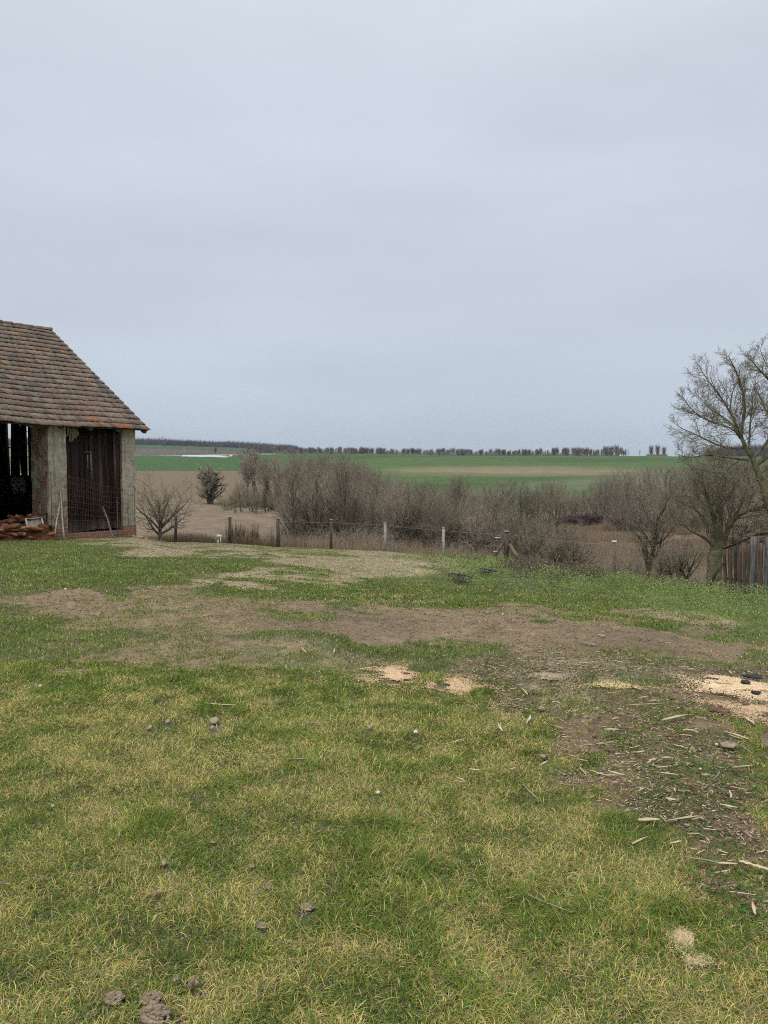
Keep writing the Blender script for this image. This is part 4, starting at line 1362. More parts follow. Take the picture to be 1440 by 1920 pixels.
for (pt_, pb_, yt, yb, Yp, mt, wd) in slabs:
    t = P(pt_, yt, Yp); b = P(pb_, yb, Yp); b[2] = hz(b[0], b[1]) - .1
    m = MB(); nseg = 6
    for k in range(nseg):
        a = b + (t - b) * k / nseg; c = b + (t - b) * (k + 1) / nseg
    pts = [b + (t - b) * k / nseg + np.array([Rs.uniform(-.008, .008), Rs.uniform(-.01, .01), 0]) for k in range(nseg + 1)]
    V = []
    for k, p in enumerate(pts):
        w_ = wd * Rs.uniform(.88, 1.1) / 2; d_ = .022
        V += [p + np.array([-w_, -d_, 0]), p + np.array([w_, -d_, 0]), p + np.array([w_ * .8, d_, 0]), p + np.array([-w_ * .8, d_, 0])]
    F = [(3, 2, 1, 0), tuple(nseg * 4 + j for j in range(4))]
    for k in range(nseg):
        for j in range(4): F.append((k * 4 + j, k * 4 + (j + 1) % 4, k * 4 + 4 + (j + 1) % 4, k * 4 + 4 + j))
    m.add(V, F); m.build('slab', mt, sf)
for a, b, nm in (((1357, 1030, 21.3), (1420, 1003, 19.6), 'top_rail'), ((1420, 1003, 19.6), (1540, 985, 17.1), 'top_rail'), ((1360, 1085, 21.3), (1540, 1108, 17.15), 'low_rail')):
    m = MB(); A_, B_ = P(*a), P(*b); off = np.array([0, .10 if nm == 'low_rail' else .05, 0]); m.tube([A_ + off, (A_ + B_) / 2 + off, B_ + off], .03, 7); m.build(nm, M_darkrail, sf)
m = MB(); a_ = P(1325, 1093, 20.9); a_[2] = hz(a_[0], a_[1]) - .03
m.tube([a_, P(1342, 1074, 20.8), P(1359, 1053, 20.7)], [.045, .04, .035], 7); m.build('brace', M_darkrail, sf)
# pale stone at the foot of the old tree and a sheet by the fence
g_ = G(1336, 1093); m = MB(); V, F = lump(.16, .12, .07, 3, 2); m.add(V, F); single('pale_stone', m, M_conc, 'pale whitish stone at the foot of the thick tree by the slab fence', 'stone', None, g_)
g_ = G(1400, 1113); m = MB(); V, F = lump(.16, .12, .035, 4, 2); m.add(V, F); single('pale_slab', m, M_conc, 'flat pale grey slab in the weeds below the grey fence slab', 'stone', None, g_)

# ------------------------------------------------------------ bare trees


def grow(rg, out, p, d, L, r, lvl, prm):
    n_ = prm['n'][min(lvl, len(prm['n']) - 1)]
    wander = prm['w'][min(lvl, len(prm['w']) - 1)]; trop = prm['up'][min(lvl, len(prm['up']) - 1)]
    pts = [p.copy()]; rad = [r]
    q = p.copy(); dd = d.copy()
    rend = r * prm['tap'][min(lvl, len(prm['tap']) - 1)]
    dirs = [dd.copy()]
    for i in range(n_ - 1):
        dd = dd + rg.normal(0, wander, 3) + np.array([0, 0, trop])
        dd /= np.linalg.norm(dd)
        q = q + dd * L / (n_ - 1)
        pts.append(q.copy()); rad.append(max(r + (rend - r) * (i + 1) / (n_ - 1), prm['rmin'])); dirs.append(dd.copy())
    out.setdefault(lvl, []).append((np.array(pts), np.array(rad)))
    if lvl >= prm['max']: return
    nc_ = prm['ch'][lvl]; s0 = prm['st'][lvl]
    for c in range(nc_):
        t = s0 + (1 - s0) * ((c + rg.random() * .8) / nc_) if nc_ > 1 else .9
        t = min(t, .999)
        k = t * (n_ - 1); i = int(k); f = k - i
        pp = pts[i] * (1 - f) + pts[min(i + 1, n_ - 1)] * f
        rr_ = rad[i] * (1 - f) + rad[min(i + 1, n_ - 1)] * f
        dm = dirs[min(i + 1, n_ - 1)]
        az_ = c * 2.4 + rg.uniform(-.6, .6)
        ref = np.array([0, 0, 1.]) if abs(dm[2]) < .9 else np.array([1., 0, 0])
        a = np.cross(dm, ref); a /= np.linalg.norm(a); b = np.cross(dm, a)
        ang = math.radians(rg.normal(prm['ang'][lvl], 9))
        nd = dm * math.cos(ang) + (a * math.cos(az_) + b * math.sin(az_)) * math.sin(ang)
        nd /= np.linalg.norm(nd)
        ll = L * prm['lr'][lvl] * (1.15 - .55 * t * prm.get('cone', 1)) * rg.uniform(.75, 1.2)
        grow(rg, out, pp, nd, ll, max(min(rr_ * .75, r * prm['rr'][lvl]), prm['rmin']), lvl + 1, prm)


def tubes_mesh(name, polys, kfun):
    groups = {}
    for pts, rad in polys:
        groups.setdefault((len(pts), kfun(rad[0])), []).append((pts, rad))
    Vs = []; Fs = []; off = 0
    for (n_, k), lst in groups.items():
        Pp = np.stack([a for a, b in lst]); Rd = np.stack([b for a, b in lst])
        T = np.gradient(Pp, axis=1); T /= np.linalg.norm(T, axis=2, keepdims=True) + 1e-9
        ref = np.where(np.abs(T[:, :1, 2:3]) < .85, np.array([[[0, 0, 1.]]]), np.array([[[1., 0, 0]]]))
        A = np.cross(T, np.broadcast_to(ref, T.shape)); A /= np.linalg.norm(A, axis=2, keepdims=True) + 1e-9
        B = np.cross(T, A)
        th_ = np.arange(k) * 2 * math.pi / k
        V = Pp[:, :, None] + Rd[:, :, None, None] * (A[:, :, None] * np.cos(th_)[None, None, :, None] + B[:, :, None] * np.sin(th_)[None, None, :, None])
        M_ = len(lst)
        base = off + np.arange(M_)[:, None, None] * n_ * k
        i = np.arange(n_ - 1)[None, :, None] * k; j = np.arange(k)[None, None, :]; j2 = (j + 1) % k
        Q = np.stack([base + i + j, base + i + j2, base + i + k + j2, base + i + k + j], -1).reshape(-1, 4)
        Vs.append(V.reshape(-1, 3)); Fs.append(Q); off += M_ * n_ * k
    return np_mesh(name, np.concatenate(Vs), Fs, None, True)


def K(r):
    return 9 if r > .06 else (5 if r > .015 else 3)


def tree_from(out, name, label, cat, loc, group, mt, mc, split=1, rz=0):
    root = thing(name, label, cat, loc, rz, group)
    tr = sum([out[l] for l in out if l < split], [])
    crn = sum([out[l] for l in out if l >= split], [])
    link('trunk', tubes_mesh('trunk', tr, K), mt, root)
    if crn: link('crown', tubes_mesh('crown', crn, K), mc, root)
    return root


UPV = np.array([0, 0, 1.])


def proto_tree(seed, kind):
    rg = np.random.default_rng(seed)
    out = {}
    if kind == 'slender':     # poplar or alder like, 8 m
        prm = dict(n=[9, 6, 5, 4, 3], w=[.03, .07, .1, .12, .12], up=[.03, .08, .06, .04, .02], tap=[.15, .3, .4, .6, .8], rmin=.006, max=3, ch=[26, 7, 6, 3],
                   st=[.16, .2, .2, .2], ang=[36, 34, 36, 36], lr=[.34, .46, .5, .5], rr=[.4, .5, .6, .7], cone=1.1)
        grow(rg, out, np.array([0, 0, -.2]), UPV + rg.normal(0, .04, 3), 8.2, .10, 0, prm)
    elif kind == 'round':
        prm = dict(n=[4, 7, 6, 5, 4], w=[.04, .09, .12, .14, .14], up=[.02, .05, .05, .03, .02], tap=[.8, .25, .3, .5, .7], rmin=.0065, max=4, ch=[8, 6, 5, 3],
                   st=[.55, .22, .2, .15], ang=[34, 34, 36, 38], lr=[1.55, .52, .52, .52], rr=[.6, .5, .55, .65], cone=.6)
        grow(rg, out, np.array([0, 0, -.2]), UPV + rg.normal(0, .05, 3), 2.4, .17, 0, prm)
    elif kind == 'multi':     # several stems from the ground, thicket habit
        prm = dict(n=[8, 6, 5, 4], w=[.06, .09, .12, .12], up=[.04, .06, .05, .02], tap=[.2, .3, .5, .7], rmin=.006, max=3, ch=[11, 5, 5], st=[.35, .15, .15], ang=[24, 30, 36],
                   lr=[.38, .48, .5], rr=[.5, .55, .65], cone=.8)
        for s in range(5):
            a = rg.uniform(0, 6.283)
            d = UPV + np.array([math.cos(a), math.sin(a), 0]) * rg.uniform(.08, .4)
            grow(rg, out, np.array([math.cos(a) * .25, math.sin(a) * .25, -.2]), d / np.linalg.norm(d), rg.uniform(4.4, 6.6), rg.uniform(.045, .085), 0, prm)
    elif kind == 'bush':
        prm = dict(n=[6, 5, 4, 3], w=[.07, .1, .12, .12], up=[.03, .04, .03, .02], tap=[.3, .4, .6, .8], rmin=.0045, max=3, ch=[6, 4, 3], st=[.2, .15, .15], ang=[26, 32, 38],
                   lr=[.45, .5, .5], rr=[.55, .6, .7], cone=.5)
        for s in range(13):
            a = rg.uniform(0, 6.283)
            d = UPV + np.array([math.cos(a), math.sin(a), 0]) * rg.uniform(.1, .8)
            grow(rg, out, np.array([math.cos(a) * .2, math.sin(a) * .2, -.1]), d / np.linalg.norm(d), rg.uniform(1.5, 2.6), rg.uniform(.012, .024), 0, prm)
    return out


protos = {}
for nm, kind, cnt_, mc in (('slender', 'slender', 4, M_twig), ('round', 'round', 3, M_twig), ('multi', 'multi', 4, M_twig), ('bush', 'bush', 4, M_twig)):
    protos[kind] = []
    for s in range(cnt_):
        out = proto_tree(100 + s * 7 + len(kind), kind)
        sp = 2 if kind in ('slender', 'round') else 1
        tr = tubes_mesh('trunk', sum([out[l] for l in out if l < sp], []), K); cw = tubes_mesh('crown', sum([out[l] for l in out if l >= sp], []), K)
        tr.materials.append(M_bark); cw.materials.append(mc)
        protos[kind].append((tr, cw))
cw_dark = []
for kd_ in protos:
    for tr, cw in list(protos[kd_]):
        c = cw.copy(); c.materials.clear(); c.materials.append(M_mosstwig); t2_ = tr.copy(); t2_.materials.clear(); t2_.materials.append(M_darkbark)
        protos[kd_].append((t2_, c))
cw_red = []
for tr, cw in protos['multi'][:4] + protos['slender'][:4]:
    c = cw.copy(); c.materials.clear(); c.materials.append(M_twig2); cw_red.append((tr, c))


def plant(meshes, x, y, h, h0, label, cat, name, group=None, wide=1.0, rz=None, sink=0.0):
    s = h / h0
    root = thing(name, label, cat, (x, y, hz(x, y) - sink), rng.uniform(0, 6.283) if rz is None else rz, group)
    root.scale = (s * wide, s * wide, s)
    link('trunk', meshes[0], None, root); link('crown', meshes[1], None, root)
    return root


def at(px_, Y):
    v = (960 - 950) / FPX; w_ = Y / (CT + v * ST)
    x = (px_ - 720) / FPX * w_
    return x, Y


def top_h(px_, pytop, Y):
    x, y = at(px_, Y)
    return P(px_, pytop, Y)[2] - hz(x, y)


# ---- individual trees one can point to


def ivy_trunk(root, pts, r, seed, n_=900, leaf=.16):
    rg = np.random.default_rng(seed); pts = np.array(pts)
    t = rg.random(n_) * (len(pts) - 1); i = t.astype(int); f = (t - i)[:, None]
    c = pts[i] * (1 - f) + pts[np.minimum(i + 1, len(pts) - 1)] * f
    a = rg.uniform(0, 6.283, n_); rr_ = r * rg.uniform(.5, 1.3, n_) * (1.1 - .5 * t / len(pts))
    c = c + np.stack([np.cos(a) * rr_, np.sin(a) * rr_, rg.normal(0, .1, n_)], 1)
    d1 = rg.normal(0, 1, (n_, 3)); d1 /= np.linalg.norm(d1, axis=1)[:, None]
    d2 = rg.normal(0, 1, (n_, 3)); d2 = np.cross(d1, d2); d2 /= np.linalg.norm(d2, axis=1)[:, None]
    V = np.stack([c - d1 * leaf, c - d2 * leaf, c + d1 * leaf, c + d2 * leaf], 1).reshape(-1, 3)
    link('ivy', np_mesh('ivy', V, [np.arange(n_)[:, None] * 4 + np.array([[0, 1, 2, 3]])]), M_ivy, root)


for (px_, pt, Y, sd, lab, ivy) in ((466, 862, 142, 61, 'leftmost tall tree of the clump beyond the ploughed field', 0), (480, 851, 150, 62, 'tallest tree with a dense dark crown in the clump beyond the ploughed field', 1),
                                   (497, 866, 138, 63, 'straight ivy clad tree right of the tallest in the clump beyond the ploughed field', 1),
                                   (512, 872, 132, 64, 'leaning ivy covered tree on the right side of the clump beyond the field', 1), (527, 876, 126, 65, 'thin rightmost tree of the clump beyond the field, with ivy low on its stem', 1)):
    x, y = at(px_, Y); h_ = top_h(px_, pt, Y)
    rg = np.random.default_rng(sd); out = {}
    prm = dict(n=[8, 6, 5, 4], w=[.035, .07, .1, .1], up=[.02, .06, .05, .02], tap=[.3, .3, .4, .6], rmin=.02, max=3, ch=[15, 8, 6], st=[.45, .2, .15], ang=[38, 34, 36],
               lr=[.30, .5, .5], rr=[.45, .5, .6], cone=.3)
    grow(rg, out, np.array([0, 0, -.3]), np.array([(.22 if sd == 64 else 0) * -1, 0, 1.]), h_ * .93, .26, 0, prm)
    rt = tree_from(out, 'ivy_tree' if ivy else 'bare_tree', lab, 'tree', (x, y, hz(x, y)), 'tree clump beyond the ploughed field', M_bark, M_twig2 if sd < 63 else M_twig, 1)
    if ivy: ivy_trunk(rt, out[0][0][0][:6], .36, sd, 700, .2)

# leaning tree, forked tree, ivy tree and the others right behind the fence
def special(px_, Y, pt, seed, lab, lean=0, r=.12, ch0=9, fork=.3, mt=M_darkbark, mc=M_mosstwig, ang=34, name='bare_tree', rmin=.0062, stems=1, lr=.5, frac=.55, sc=1, cone=.5):
    x, y = at(px_, Y); h_ = top_h(px_, pt, Y)
    rg = np.random.default_rng(seed); out = {}
    prm = dict(n=[7, 7, 6, 5, 4], w=[.05, .08, .11, .13, .13], up=[.02, .06, .05, .03, .02], tap=[.5, .25, .35, .5, .7], rmin=rmin, max=4 if Y < 45 else 3, ch=[ch0, 6, 5, 3 if stems < 3 else 2], st=[fork, .15, .15, .15],
               ang=[ang, 34, 36, 38], lr=[lr / frac, .5, .5, .5], rr=[.6, .5, .55, .65], cone=cone)
    for s in range(stems):
        o_ = (s - (stems - 1) / 2)
        grow(rg, out, np.array([o_ * .2, o_ * .07, -.25]), np.array([lean + o_ * .18, rg.normal(0, .06), 1.]), h_ * frac, r, 0, prm)
    # fit the height
    mxz = max(p[:, 2].max() for l in out for p, _ in out[l]); k_ = h_ / mxz
    for l in out: out[l] = [(p * k_, rd) for p, rd in out[l]]
    for l in out:
        if l < 2: out[l] = [(p, rd * 1.35) for p, rd in out[l]]
    return tree_from(out, name, lab, 'tree', (x, y, hz(x, y)), None, mt, mc, 2), out


special(300, 33.5, 866, 51, 'small bare round fruit tree just right of the barn behind the lawn', r=.085, ch0=12, fork=.42, ang=46, lr=.58, frac=.42, mt=M_bark, mc=M_twig, name='fruit_tree', rmin=.0042, cone=.15)
special(394, 148, 867, 57, 'dense rounded bare tree standing alone at the far edge of the ploughed field', r=.26, ch0=20, fork=.10, ang=56, lr=.36, frac=.8, stems=3, name='willow', rmin=.024, mc=M_twig2, cone=.9)
special(818, 52, 902, 71, 'dark tree leaning left with a crooked trunk above the fence posts', lean=-.38, r=.15, frac=.6)
special(772, 50, 905, 72, 'slim bare tree with twin upright stems in the thicket behind the pale fence post', lean=.03, r=.07, stems=2, frac=.75, lr=.42)
special(985, 38, 935, 73, 'forked bare tree just right of the thick fence post with braces', lean=.02, r=.10, stems=2, ang=40, frac=.5)
special(972, 41, 940, 74, 'slim pair of stems behind the mossy brace', lean=-.05, r=.06, stems=2, frac=.6)
special(1046, 34, 962, 75, 'low spreading bare bushy tree between the thick post and the white capped post', r=.055, stems=4, ang=46, frac=.5, fork=.15, ch0=9, rmin=.005, name='bushy_tree')
special(1211, 33, 897, 76, 'bare young tree with one straight trunk right of the white capped post', r=.10, frac=.80, ch0=13, fork=.34, ang=40, lr=.36)
rt, out_ = special(926, 75, 893, 77, 'ivy covered tree standing dark green in the middle of the valley', r=.16, frac=.7, name='ivy_tree')
ivy_trunk(rt, out_[0][0][0], .5, 77, 1500, .14)
special(1262, 27, 1022, 78, 'low crooked shrubby tree left of the thick old tree', lean=-.3, r=.055, stems=2, frac=.62, rmin=.0045, fork=.5, ch0=6)
special(1280, 28, 1000, 79, 'thin bare tree close to the left of the thick old tree', lean=.1, r=.06, stems=2, frac=.65, rmin=.0045, fork=.5, ch0=6)
special(577, 56, 930, 80, 'thin pale stemmed young tree behind the fence left of centre', r=.05, frac=.7)
special(538, 60, 940, 81, 'slender lone stem at the edge of the ploughed field', r=.05, frac=.75)


# ---- hand laid limbs for the two big trees at the right
def limb(pxs, Y0, r0, r1, dy):
    n_ = len(pxs); pts = []
    for i, (a, b) in enumerate(pxs):
        pts.append(P(a, b, Y0 + dy * i / max(1, n_ - 1)))
    pts = np.array(pts)
    # resample smoothly to 9 points
    t = np.linspace(0, n_ - 1, 9)
    out = np.stack([np.interp(t, range(n_), pts[:, k]) for k in range(3)], 1)
    out[1:-1] = out[1:-1] * .6 + (out[:-2] + out[2:]) * .2
    return out, np.linspace(r0, r1, 9)


def big_tree(name, label, limbs, base, Y0, prm, seed, mt, mc, twigs=1.0, rb=None):
    rg = np.random.default_rng(seed)
    trunk = []; crown = {}
    for i, (pxs, r0, r1, dy, depth) in enumerate(limbs):
        pts, rad = limb(pxs, Y0 + depth, r0, r1, dy)
        (trunk if i == 0 else crown.setdefault(0, [])).append((pts, rad))
        if i == 0 and not prm.get('trunkshoots'): continue
        L = np.linalg.norm(np.diff(pts, axis=0), axis=1).sum()
        nch = int(max(5, L * prm['dens'] * twigs))
        for c in range(nch):
            t = (.12 + .88 * (c + rg.random()) / nch) * 7.99
            k = int(t); f = t - k
            pp = pts[k] * (1 - f) + pts[k + 1] * f; rr_ = rad[k] * (1 - f) + rad[k + 1] * f
            dm = pts[k + 1] - pts[k]; dm /= np.linalg.norm(dm)
            a = np.cross(dm, rg.normal(0, 1, 3)); a /= np.linalg.norm(a)
            an = math.radians(rg.normal(42, 12)); nd = dm * math.cos(an) + a * math.sin(an) + np.array([0, 0, prm['lift']])
            nd /= np.linalg.norm(nd)
            l_ = prm['len'] * (1.25 - .85 * t / 8) * rg.uniform(.6, 1.3)
            grow(rg, crown, pp, nd, l_, min(rr_ * .6, prm['tr']), 1, prm)
    root = thing(name, label, 'tree', base)
    b = np.array(base, float)
    tr = [(p - b, r) for p, r in trunk]
    link('trunk', tubes_mesh('trunk', tr, lambda r: 12), mt, root)
    big = [(p - b, r) for p, r in crown.get(0, [])]
    link('limbs', tubes_mesh('limbs', big, lambda r: 8), mt, root)
    sm = [(p - b, r) for l in crown if l > 0 for p, r in crown[l]]
    link('crown', tubes_mesh('crown', sm, K), mc, root)
    return root


tw_prm = dict(n=[6, 6, 5, 4], w=[.1, .12, .16, .18], up=[.05, .07, .07, .06], tap=[.4, .35, .5, .7], rmin=.0042, max=3, ch=[0, 6, 4], st=[.2, .2, .2], ang=[40, 40, 42], lr=[.5, .52, .55],
              rr=[.5, .6, .7], cone=.4, dens=5.0, lift=.25, len=.95, tr=.022)
WY = 20.5
wb = P(1490, 1120, WY); wb[2] = hz(wb[0], wb[1])
walnut = [
    ([(1490, 1135), (1478, 1060), (1455, 985), (1432, 918), (1420, 880), (1408, 852)], .20, .115, 0, 0),
    ([(1412, 862), (1398, 842), (1388, 820), (1390, 800), (1399, 770), (1395, 740), (1388, 715), (1378, 690), (1366, 668)], .09, .02, -.4, 0),
    ([(1397, 840), (1388, 815), (1384, 805), (1375, 785), (1360, 755), (1345, 735), (1328, 715), (1318, 700), (1312, 688)], .065, .012, .5, 0),
    ([(1388, 822), (1380, 806), (1365, 800), (1345, 795), (1325, 788), (1305, 778), (1290, 760), (1278, 742)], .045, .010, -.8, 0),
    ([(1395, 840), (1375, 842), (1355, 838), (1336, 832), (1318, 820), (1300, 812), (1280, 806), (1262, 792)], .055, .010, .9, 0),
    ([(1403, 862), (1385, 860), (1365, 858), (1345, 855), (1325, 850), (1305, 858), (1285, 860), (1268, 850)], .055, .010, -.9, 0),
    ([(1399, 860), (1380, 862), (1368, 878), (1352, 890), (1330, 884), (1305, 876), (1288, 884)], .04, .009, .4, 0),
    ([(1384, 808), (1372, 792), (1352, 780), (1335, 768), (1322, 760), (1312, 745), (1302, 735)], .04, .010, 1.0, 0),
    ([(1405, 842), (1405, 815), (1407, 790), (1410, 765), (1412, 745), (1406, 728)], .05, .012, .8, 0),
    ([(1388, 715), (1378, 722), (1372, 740), (1368, 770), (1383, 800)][::-1], .035, .014, .2, 0),
    ([(1410, 860), (1425, 845), (1445, 825), (1450, 800), (1440, 775), (1425, 745), (1412, 720)], .07, .02, 1.0, 0),
    ([(1420, 870), (1440, 855), (1470, 830), (1480, 790), (1470, 750), (1450, 720), (1430, 700), (1415, 685), (1405, 670)], .10, .012, -1.0, 0),
    ([(1470, 750), (1465, 725), (1450, 700), (1440, 690), (1430, 670), (1425, 655)], .04, .01, 0, -.7),
    ([(1480, 790), (1460, 780), (1442, 772), (1425, 768), (1410, 765)], .04, .012, .5, -.6),
    ([(1425, 885), (1450, 870), (1490, 850), (1530, 800), (1550, 740), (1540, 690)], .10, .02, .5, 0),
    ([(1432, 900), (1415, 896), (1398, 905), (1385, 915)], .03, .01, -.6, 0),
    ([(1435, 920), (1420, 925), (1400, 930), (1390, 945)], .03, .01, .6, 0),
]
big_tree('walnut_tree', 'big bare walnut tree leaning in from the right edge against the sky', [(a, b * .66, c * .6, d, e) for a, b, c, d, e in walnut], wb, WY, dict(tw_prm, len=.74, tr=.012, lift=.1, up=[.03, .04, .04, .04], rmin=.0031, dens=7.0, ch=[0, 8, 5], st=[.1, .1, .15], lr=[.5, .48, .5]), 5, M_moss, M_waltwig)
OY = 22.6
ob = P(1338, 1092, OY); ob[2] = hz(ob[0], ob[1])
tw2 = dict(tw_prm); tw2.update(dens=4.2, len=1.15, lift=.35, rmin=.0048, tr=.02)
old = [
    ([(1338, 1100), (1340, 1070), (1339, 1048), (1344, 1030), (1347, 1012)], .23, .20, 0, 0),
    ([(1344, 1030), (1333, 1018), (1322, 1008), (1308, 1002), (1295, 996), (1282, 985)], .07, .015, -.6, 0),
    ([(1341, 1022), (1335, 1005), (1325, 985), (1318, 968), (1305, 955), (1285, 945), (1268, 938)], .075, .012, .8, 0),
    ([(1346, 1018), (1345, 1000), (1340, 975), (1332, 950), (1325, 930), (1318, 905), (1315, 890)], .09, .015, -.5, 0),
    ([(1350, 1018), (1352, 990), (1352, 965), (1350, 935), (1345, 905), (1340, 880)], .09, .015, .6, 0),
    ([(1354, 1022), (1362, 1000), (1369, 982), (1380, 968), (1395, 958), (1415, 955), (1440, 950), (1470, 935)], .085, .04, -1.2, 0),
    ([(1356, 1022), (1364, 995), (1366, 975), (1375, 950), (1378, 920), (1376, 895)], .075, .015, .8, 0),
    ([(1369, 990), (1382, 985), (1395, 988), (1398, 1002)], .03, .012, 0, .3),
    ([(1333, 952), (1340, 940), (1352, 920), (1360, 900), (1368, 885)], .03, .01, -.5, -.3),
    ([(1360, 1005), (1375, 975), (1390, 945), (1400, 915), (1405, 895)], .05, .012, -.9, .2),
]
big_tree('old_tree', 'thick mossy old tree with many upright branches beside the slab fence', old, ob, OY, tw2, 9, M_moss, M_mosstwig)

# ---- thicket in the valley: each tree its own object
Rt = random.Random(77)
ENV = [(440, 884), (470, 880), (530, 878), (555, 872), (590, 869), (625, 868), (655, 872), (690, 888), (720, 902), (760, 908), (800, 910), (850, 905), (900, 912), (960, 910), (1000, 904), (1035, 902),
       (1065, 928), (1100, 930), (1130, 905), (1160, 893), (1200, 886), (1240, 884), (1280, 880), (1330, 872), (1380, 872), (1500, 868)]
ex_, ey_ = [a for a, b in ENV], [b for a, b in ENV]


def env(px_): return float(np.interp(px_, ex_, ey_)) - 5




def where(px_):
    for lim, t in ((520, 'behind the leftmost dark posts'), (660, 'behind the middle dark posts'), (780, 'around the first pale post'), (890, 'around the second pale post'),
                   (1040, 'near the thick braced post'), (1180, 'near the white capped post'), (1300, 'left of the old tree'), (9999, 'behind the old tree')):
        if px_ < lim: return t


cnt = 0
zones = [  # px range, Y range, n, kinds, extra drop of the top px, label, group
    (545, 710, 75, 115, 54, ['slender', 'slender', 'multi'], (-2, 14), 'reddish tall bare tree of the dense left thicket', 'tall reddish trees of the thicket', True),
    (540, 930, 46, 74, 84, ['slender', 'slender', 'round', 'multi'], (0, 34), 'grey brown bare tree of the near thicket', 'bare trees of the near thicket', False),
    (700, 1060, 75, 120, 46, ['round', 'slender', 'slender', 'multi'], (-3, 20), 'far bare tree in the mid valley row', 'bare trees across the middle of the valley', False),
    (1110, 1460, 84, 120, 66, ['slender', 'slender', 'slender', 'round'], (0, 16), 'slender upright tree of the dense right stand', 'slender trees at the right of the valley', True),
    (1040, 1150, 105, 130, 24, ['slender', 'multi'], (-4, 10), 'small far tree in the thicket gap', 'small trees in the gap of the thicket', False),
    (1330, 1480, 48, 78, 12, ['round', 'slender'], (6, 50), 'bare tree of the row beyond the slab fence', 'bare trees behind the slab fence', False),
    (440, 560, 110, 135, 9, ['multi'], (20, 48), 'low tree at the foot of the far clump', 'low trees under the clump', False),
]
for (a, b, y0, y1, n_, kinds, dr, lab, grp, red) in zones:
    for i in range(n_):
        px_ = a + (b - a) * (i + Rt.random()) / n_
        Y = Rt.uniform(y0, y1)
        kd = Rt.choice(kinds)
        tp = env(px_) + Rt.uniform(*dr)
        h_ = top_h(px_, tp, Y)
        if h_ < 1.2: continue
        h0 = {'slender': 8.3, 'round': 6.6, 'multi': 7.2}[kd]
        ms = Rt.choice(cw_red[4:] if kd == 'slender' else cw_red[:4]) if (red and kd != 'round') else Rt.choice(protos[kd])
        x, y = at(px_, Y)
        plant(ms, x, y, h_, h0, lab + ', ' + where(px_), 'tree', 'bare_tree', grp, wide=Rt.uniform(.8, 1.1) * max(1, 5.0 / h_) ** .5)
        cnt += 1
# shrubs filling under and in front of the thicket
szones = [
    (430, 560, 42, 60, 12, (.8, 1.6), 'sparse bare shrub before the ploughed field', 'sparse shrubs behind the fence'),
    (560, 930, 37, 60, 46, (.9, 2.3), 'bare brown shrub close behind the wire fence', 'shrubs behind the wire fence'),
    (560, 940, 62, 100, 42, (2, 3.6), 'bare undergrowth shrub deep in the thicket', 'undergrowth shrubs of the valley'),
    (960, 1440, 36, 52, 10, (.8, 1.7), 'low bare shrub in the dry open ground', 'low shrubs in the dry open ground'),
    (1130, 1460, 92, 112, 34, (1.5, 3.0), 'bare undergrowth shrub beyond the dry reeds', 'undergrowth shrubs at the right'),
    (1300, 1500, 26, 36, 5, (.8, 1.5), 'bare shrub close behind the slab fence', 'shrubs by the slab fence'),
    (420, 560, 118, 145, 22, (1.5, 3.2), 'hedge bush at the ploughed field edge', 'hedge bushes at the ploughed field'),
]
for (a, b, y0, y1, n_, hr, lab, grp) in szones:
    for i in range(n_):
        px_ = a + (b - a) * (i + Rt.random()) / n_
        Y = Rt.uniform(y0, y1); x, y = at(px_, Y)
        if Y < edgeY(x / Y) + 2.5: continue
        plant(Rt.choice(protos['bush']), x, y, Rt.uniform(*hr), 2.7, lab + ', ' + where(px_), 'shrub', 'bare_shrub', grp, wide=1.25)
# dark bramble bank in the middle distance right
for i in range(9):
    px_ = 1055 + i * 11 + Rt.uniform(-4, 4); Y = Rt.uniform(100, 108); x, y = at(px_, Y)
    rt = plant(Rt.choice(protos['bush']), x, y, Rt.uniform(1.8, 2.6), 2.7, 'dark bramble bush in the low dark bank above the dry reeds', 'shrub', 'bramble', 'dark bramble bank', wide=1.5)
    for ch in list(rt.children): bpy.data.objects.remove(ch)
    for q_i in range(1): pass
    rg = np.random.default_rng(400 + i); nn_ = 900
    c = rg.normal(0, 1, (nn_, 3)) * np.array([.9, .7, .45]) + np.array([0, 0, 1.0]); c[:, 2] = np.abs(c[:, 2])
    d1 = rg.normal(0, 1, (nn_, 3)); d1 /= np.linalg.norm(d1, axis=1)[:, None]; s1 = np.cross(d1, rg.normal(0, 1, (nn_, 3))); s1 /= np.linalg.norm(s1, axis=1)[:, None]
    V = np.stack([c - d1 * .35, c + s1 * .03, c + d1 * .35, c - s1 * .03], 1).reshape(-1, 3)
    me_ = np_mesh('crown', V, [np.arange(nn_)[:, None] * 4 + np.array([[0, 1, 2, 3]])])
    link('crown', me_, noise_mat('bramble', (.05, .035, .035), (.12, .08, .075), scale=2) if i == 0 else bpy.data.materials['bramble'], rt)

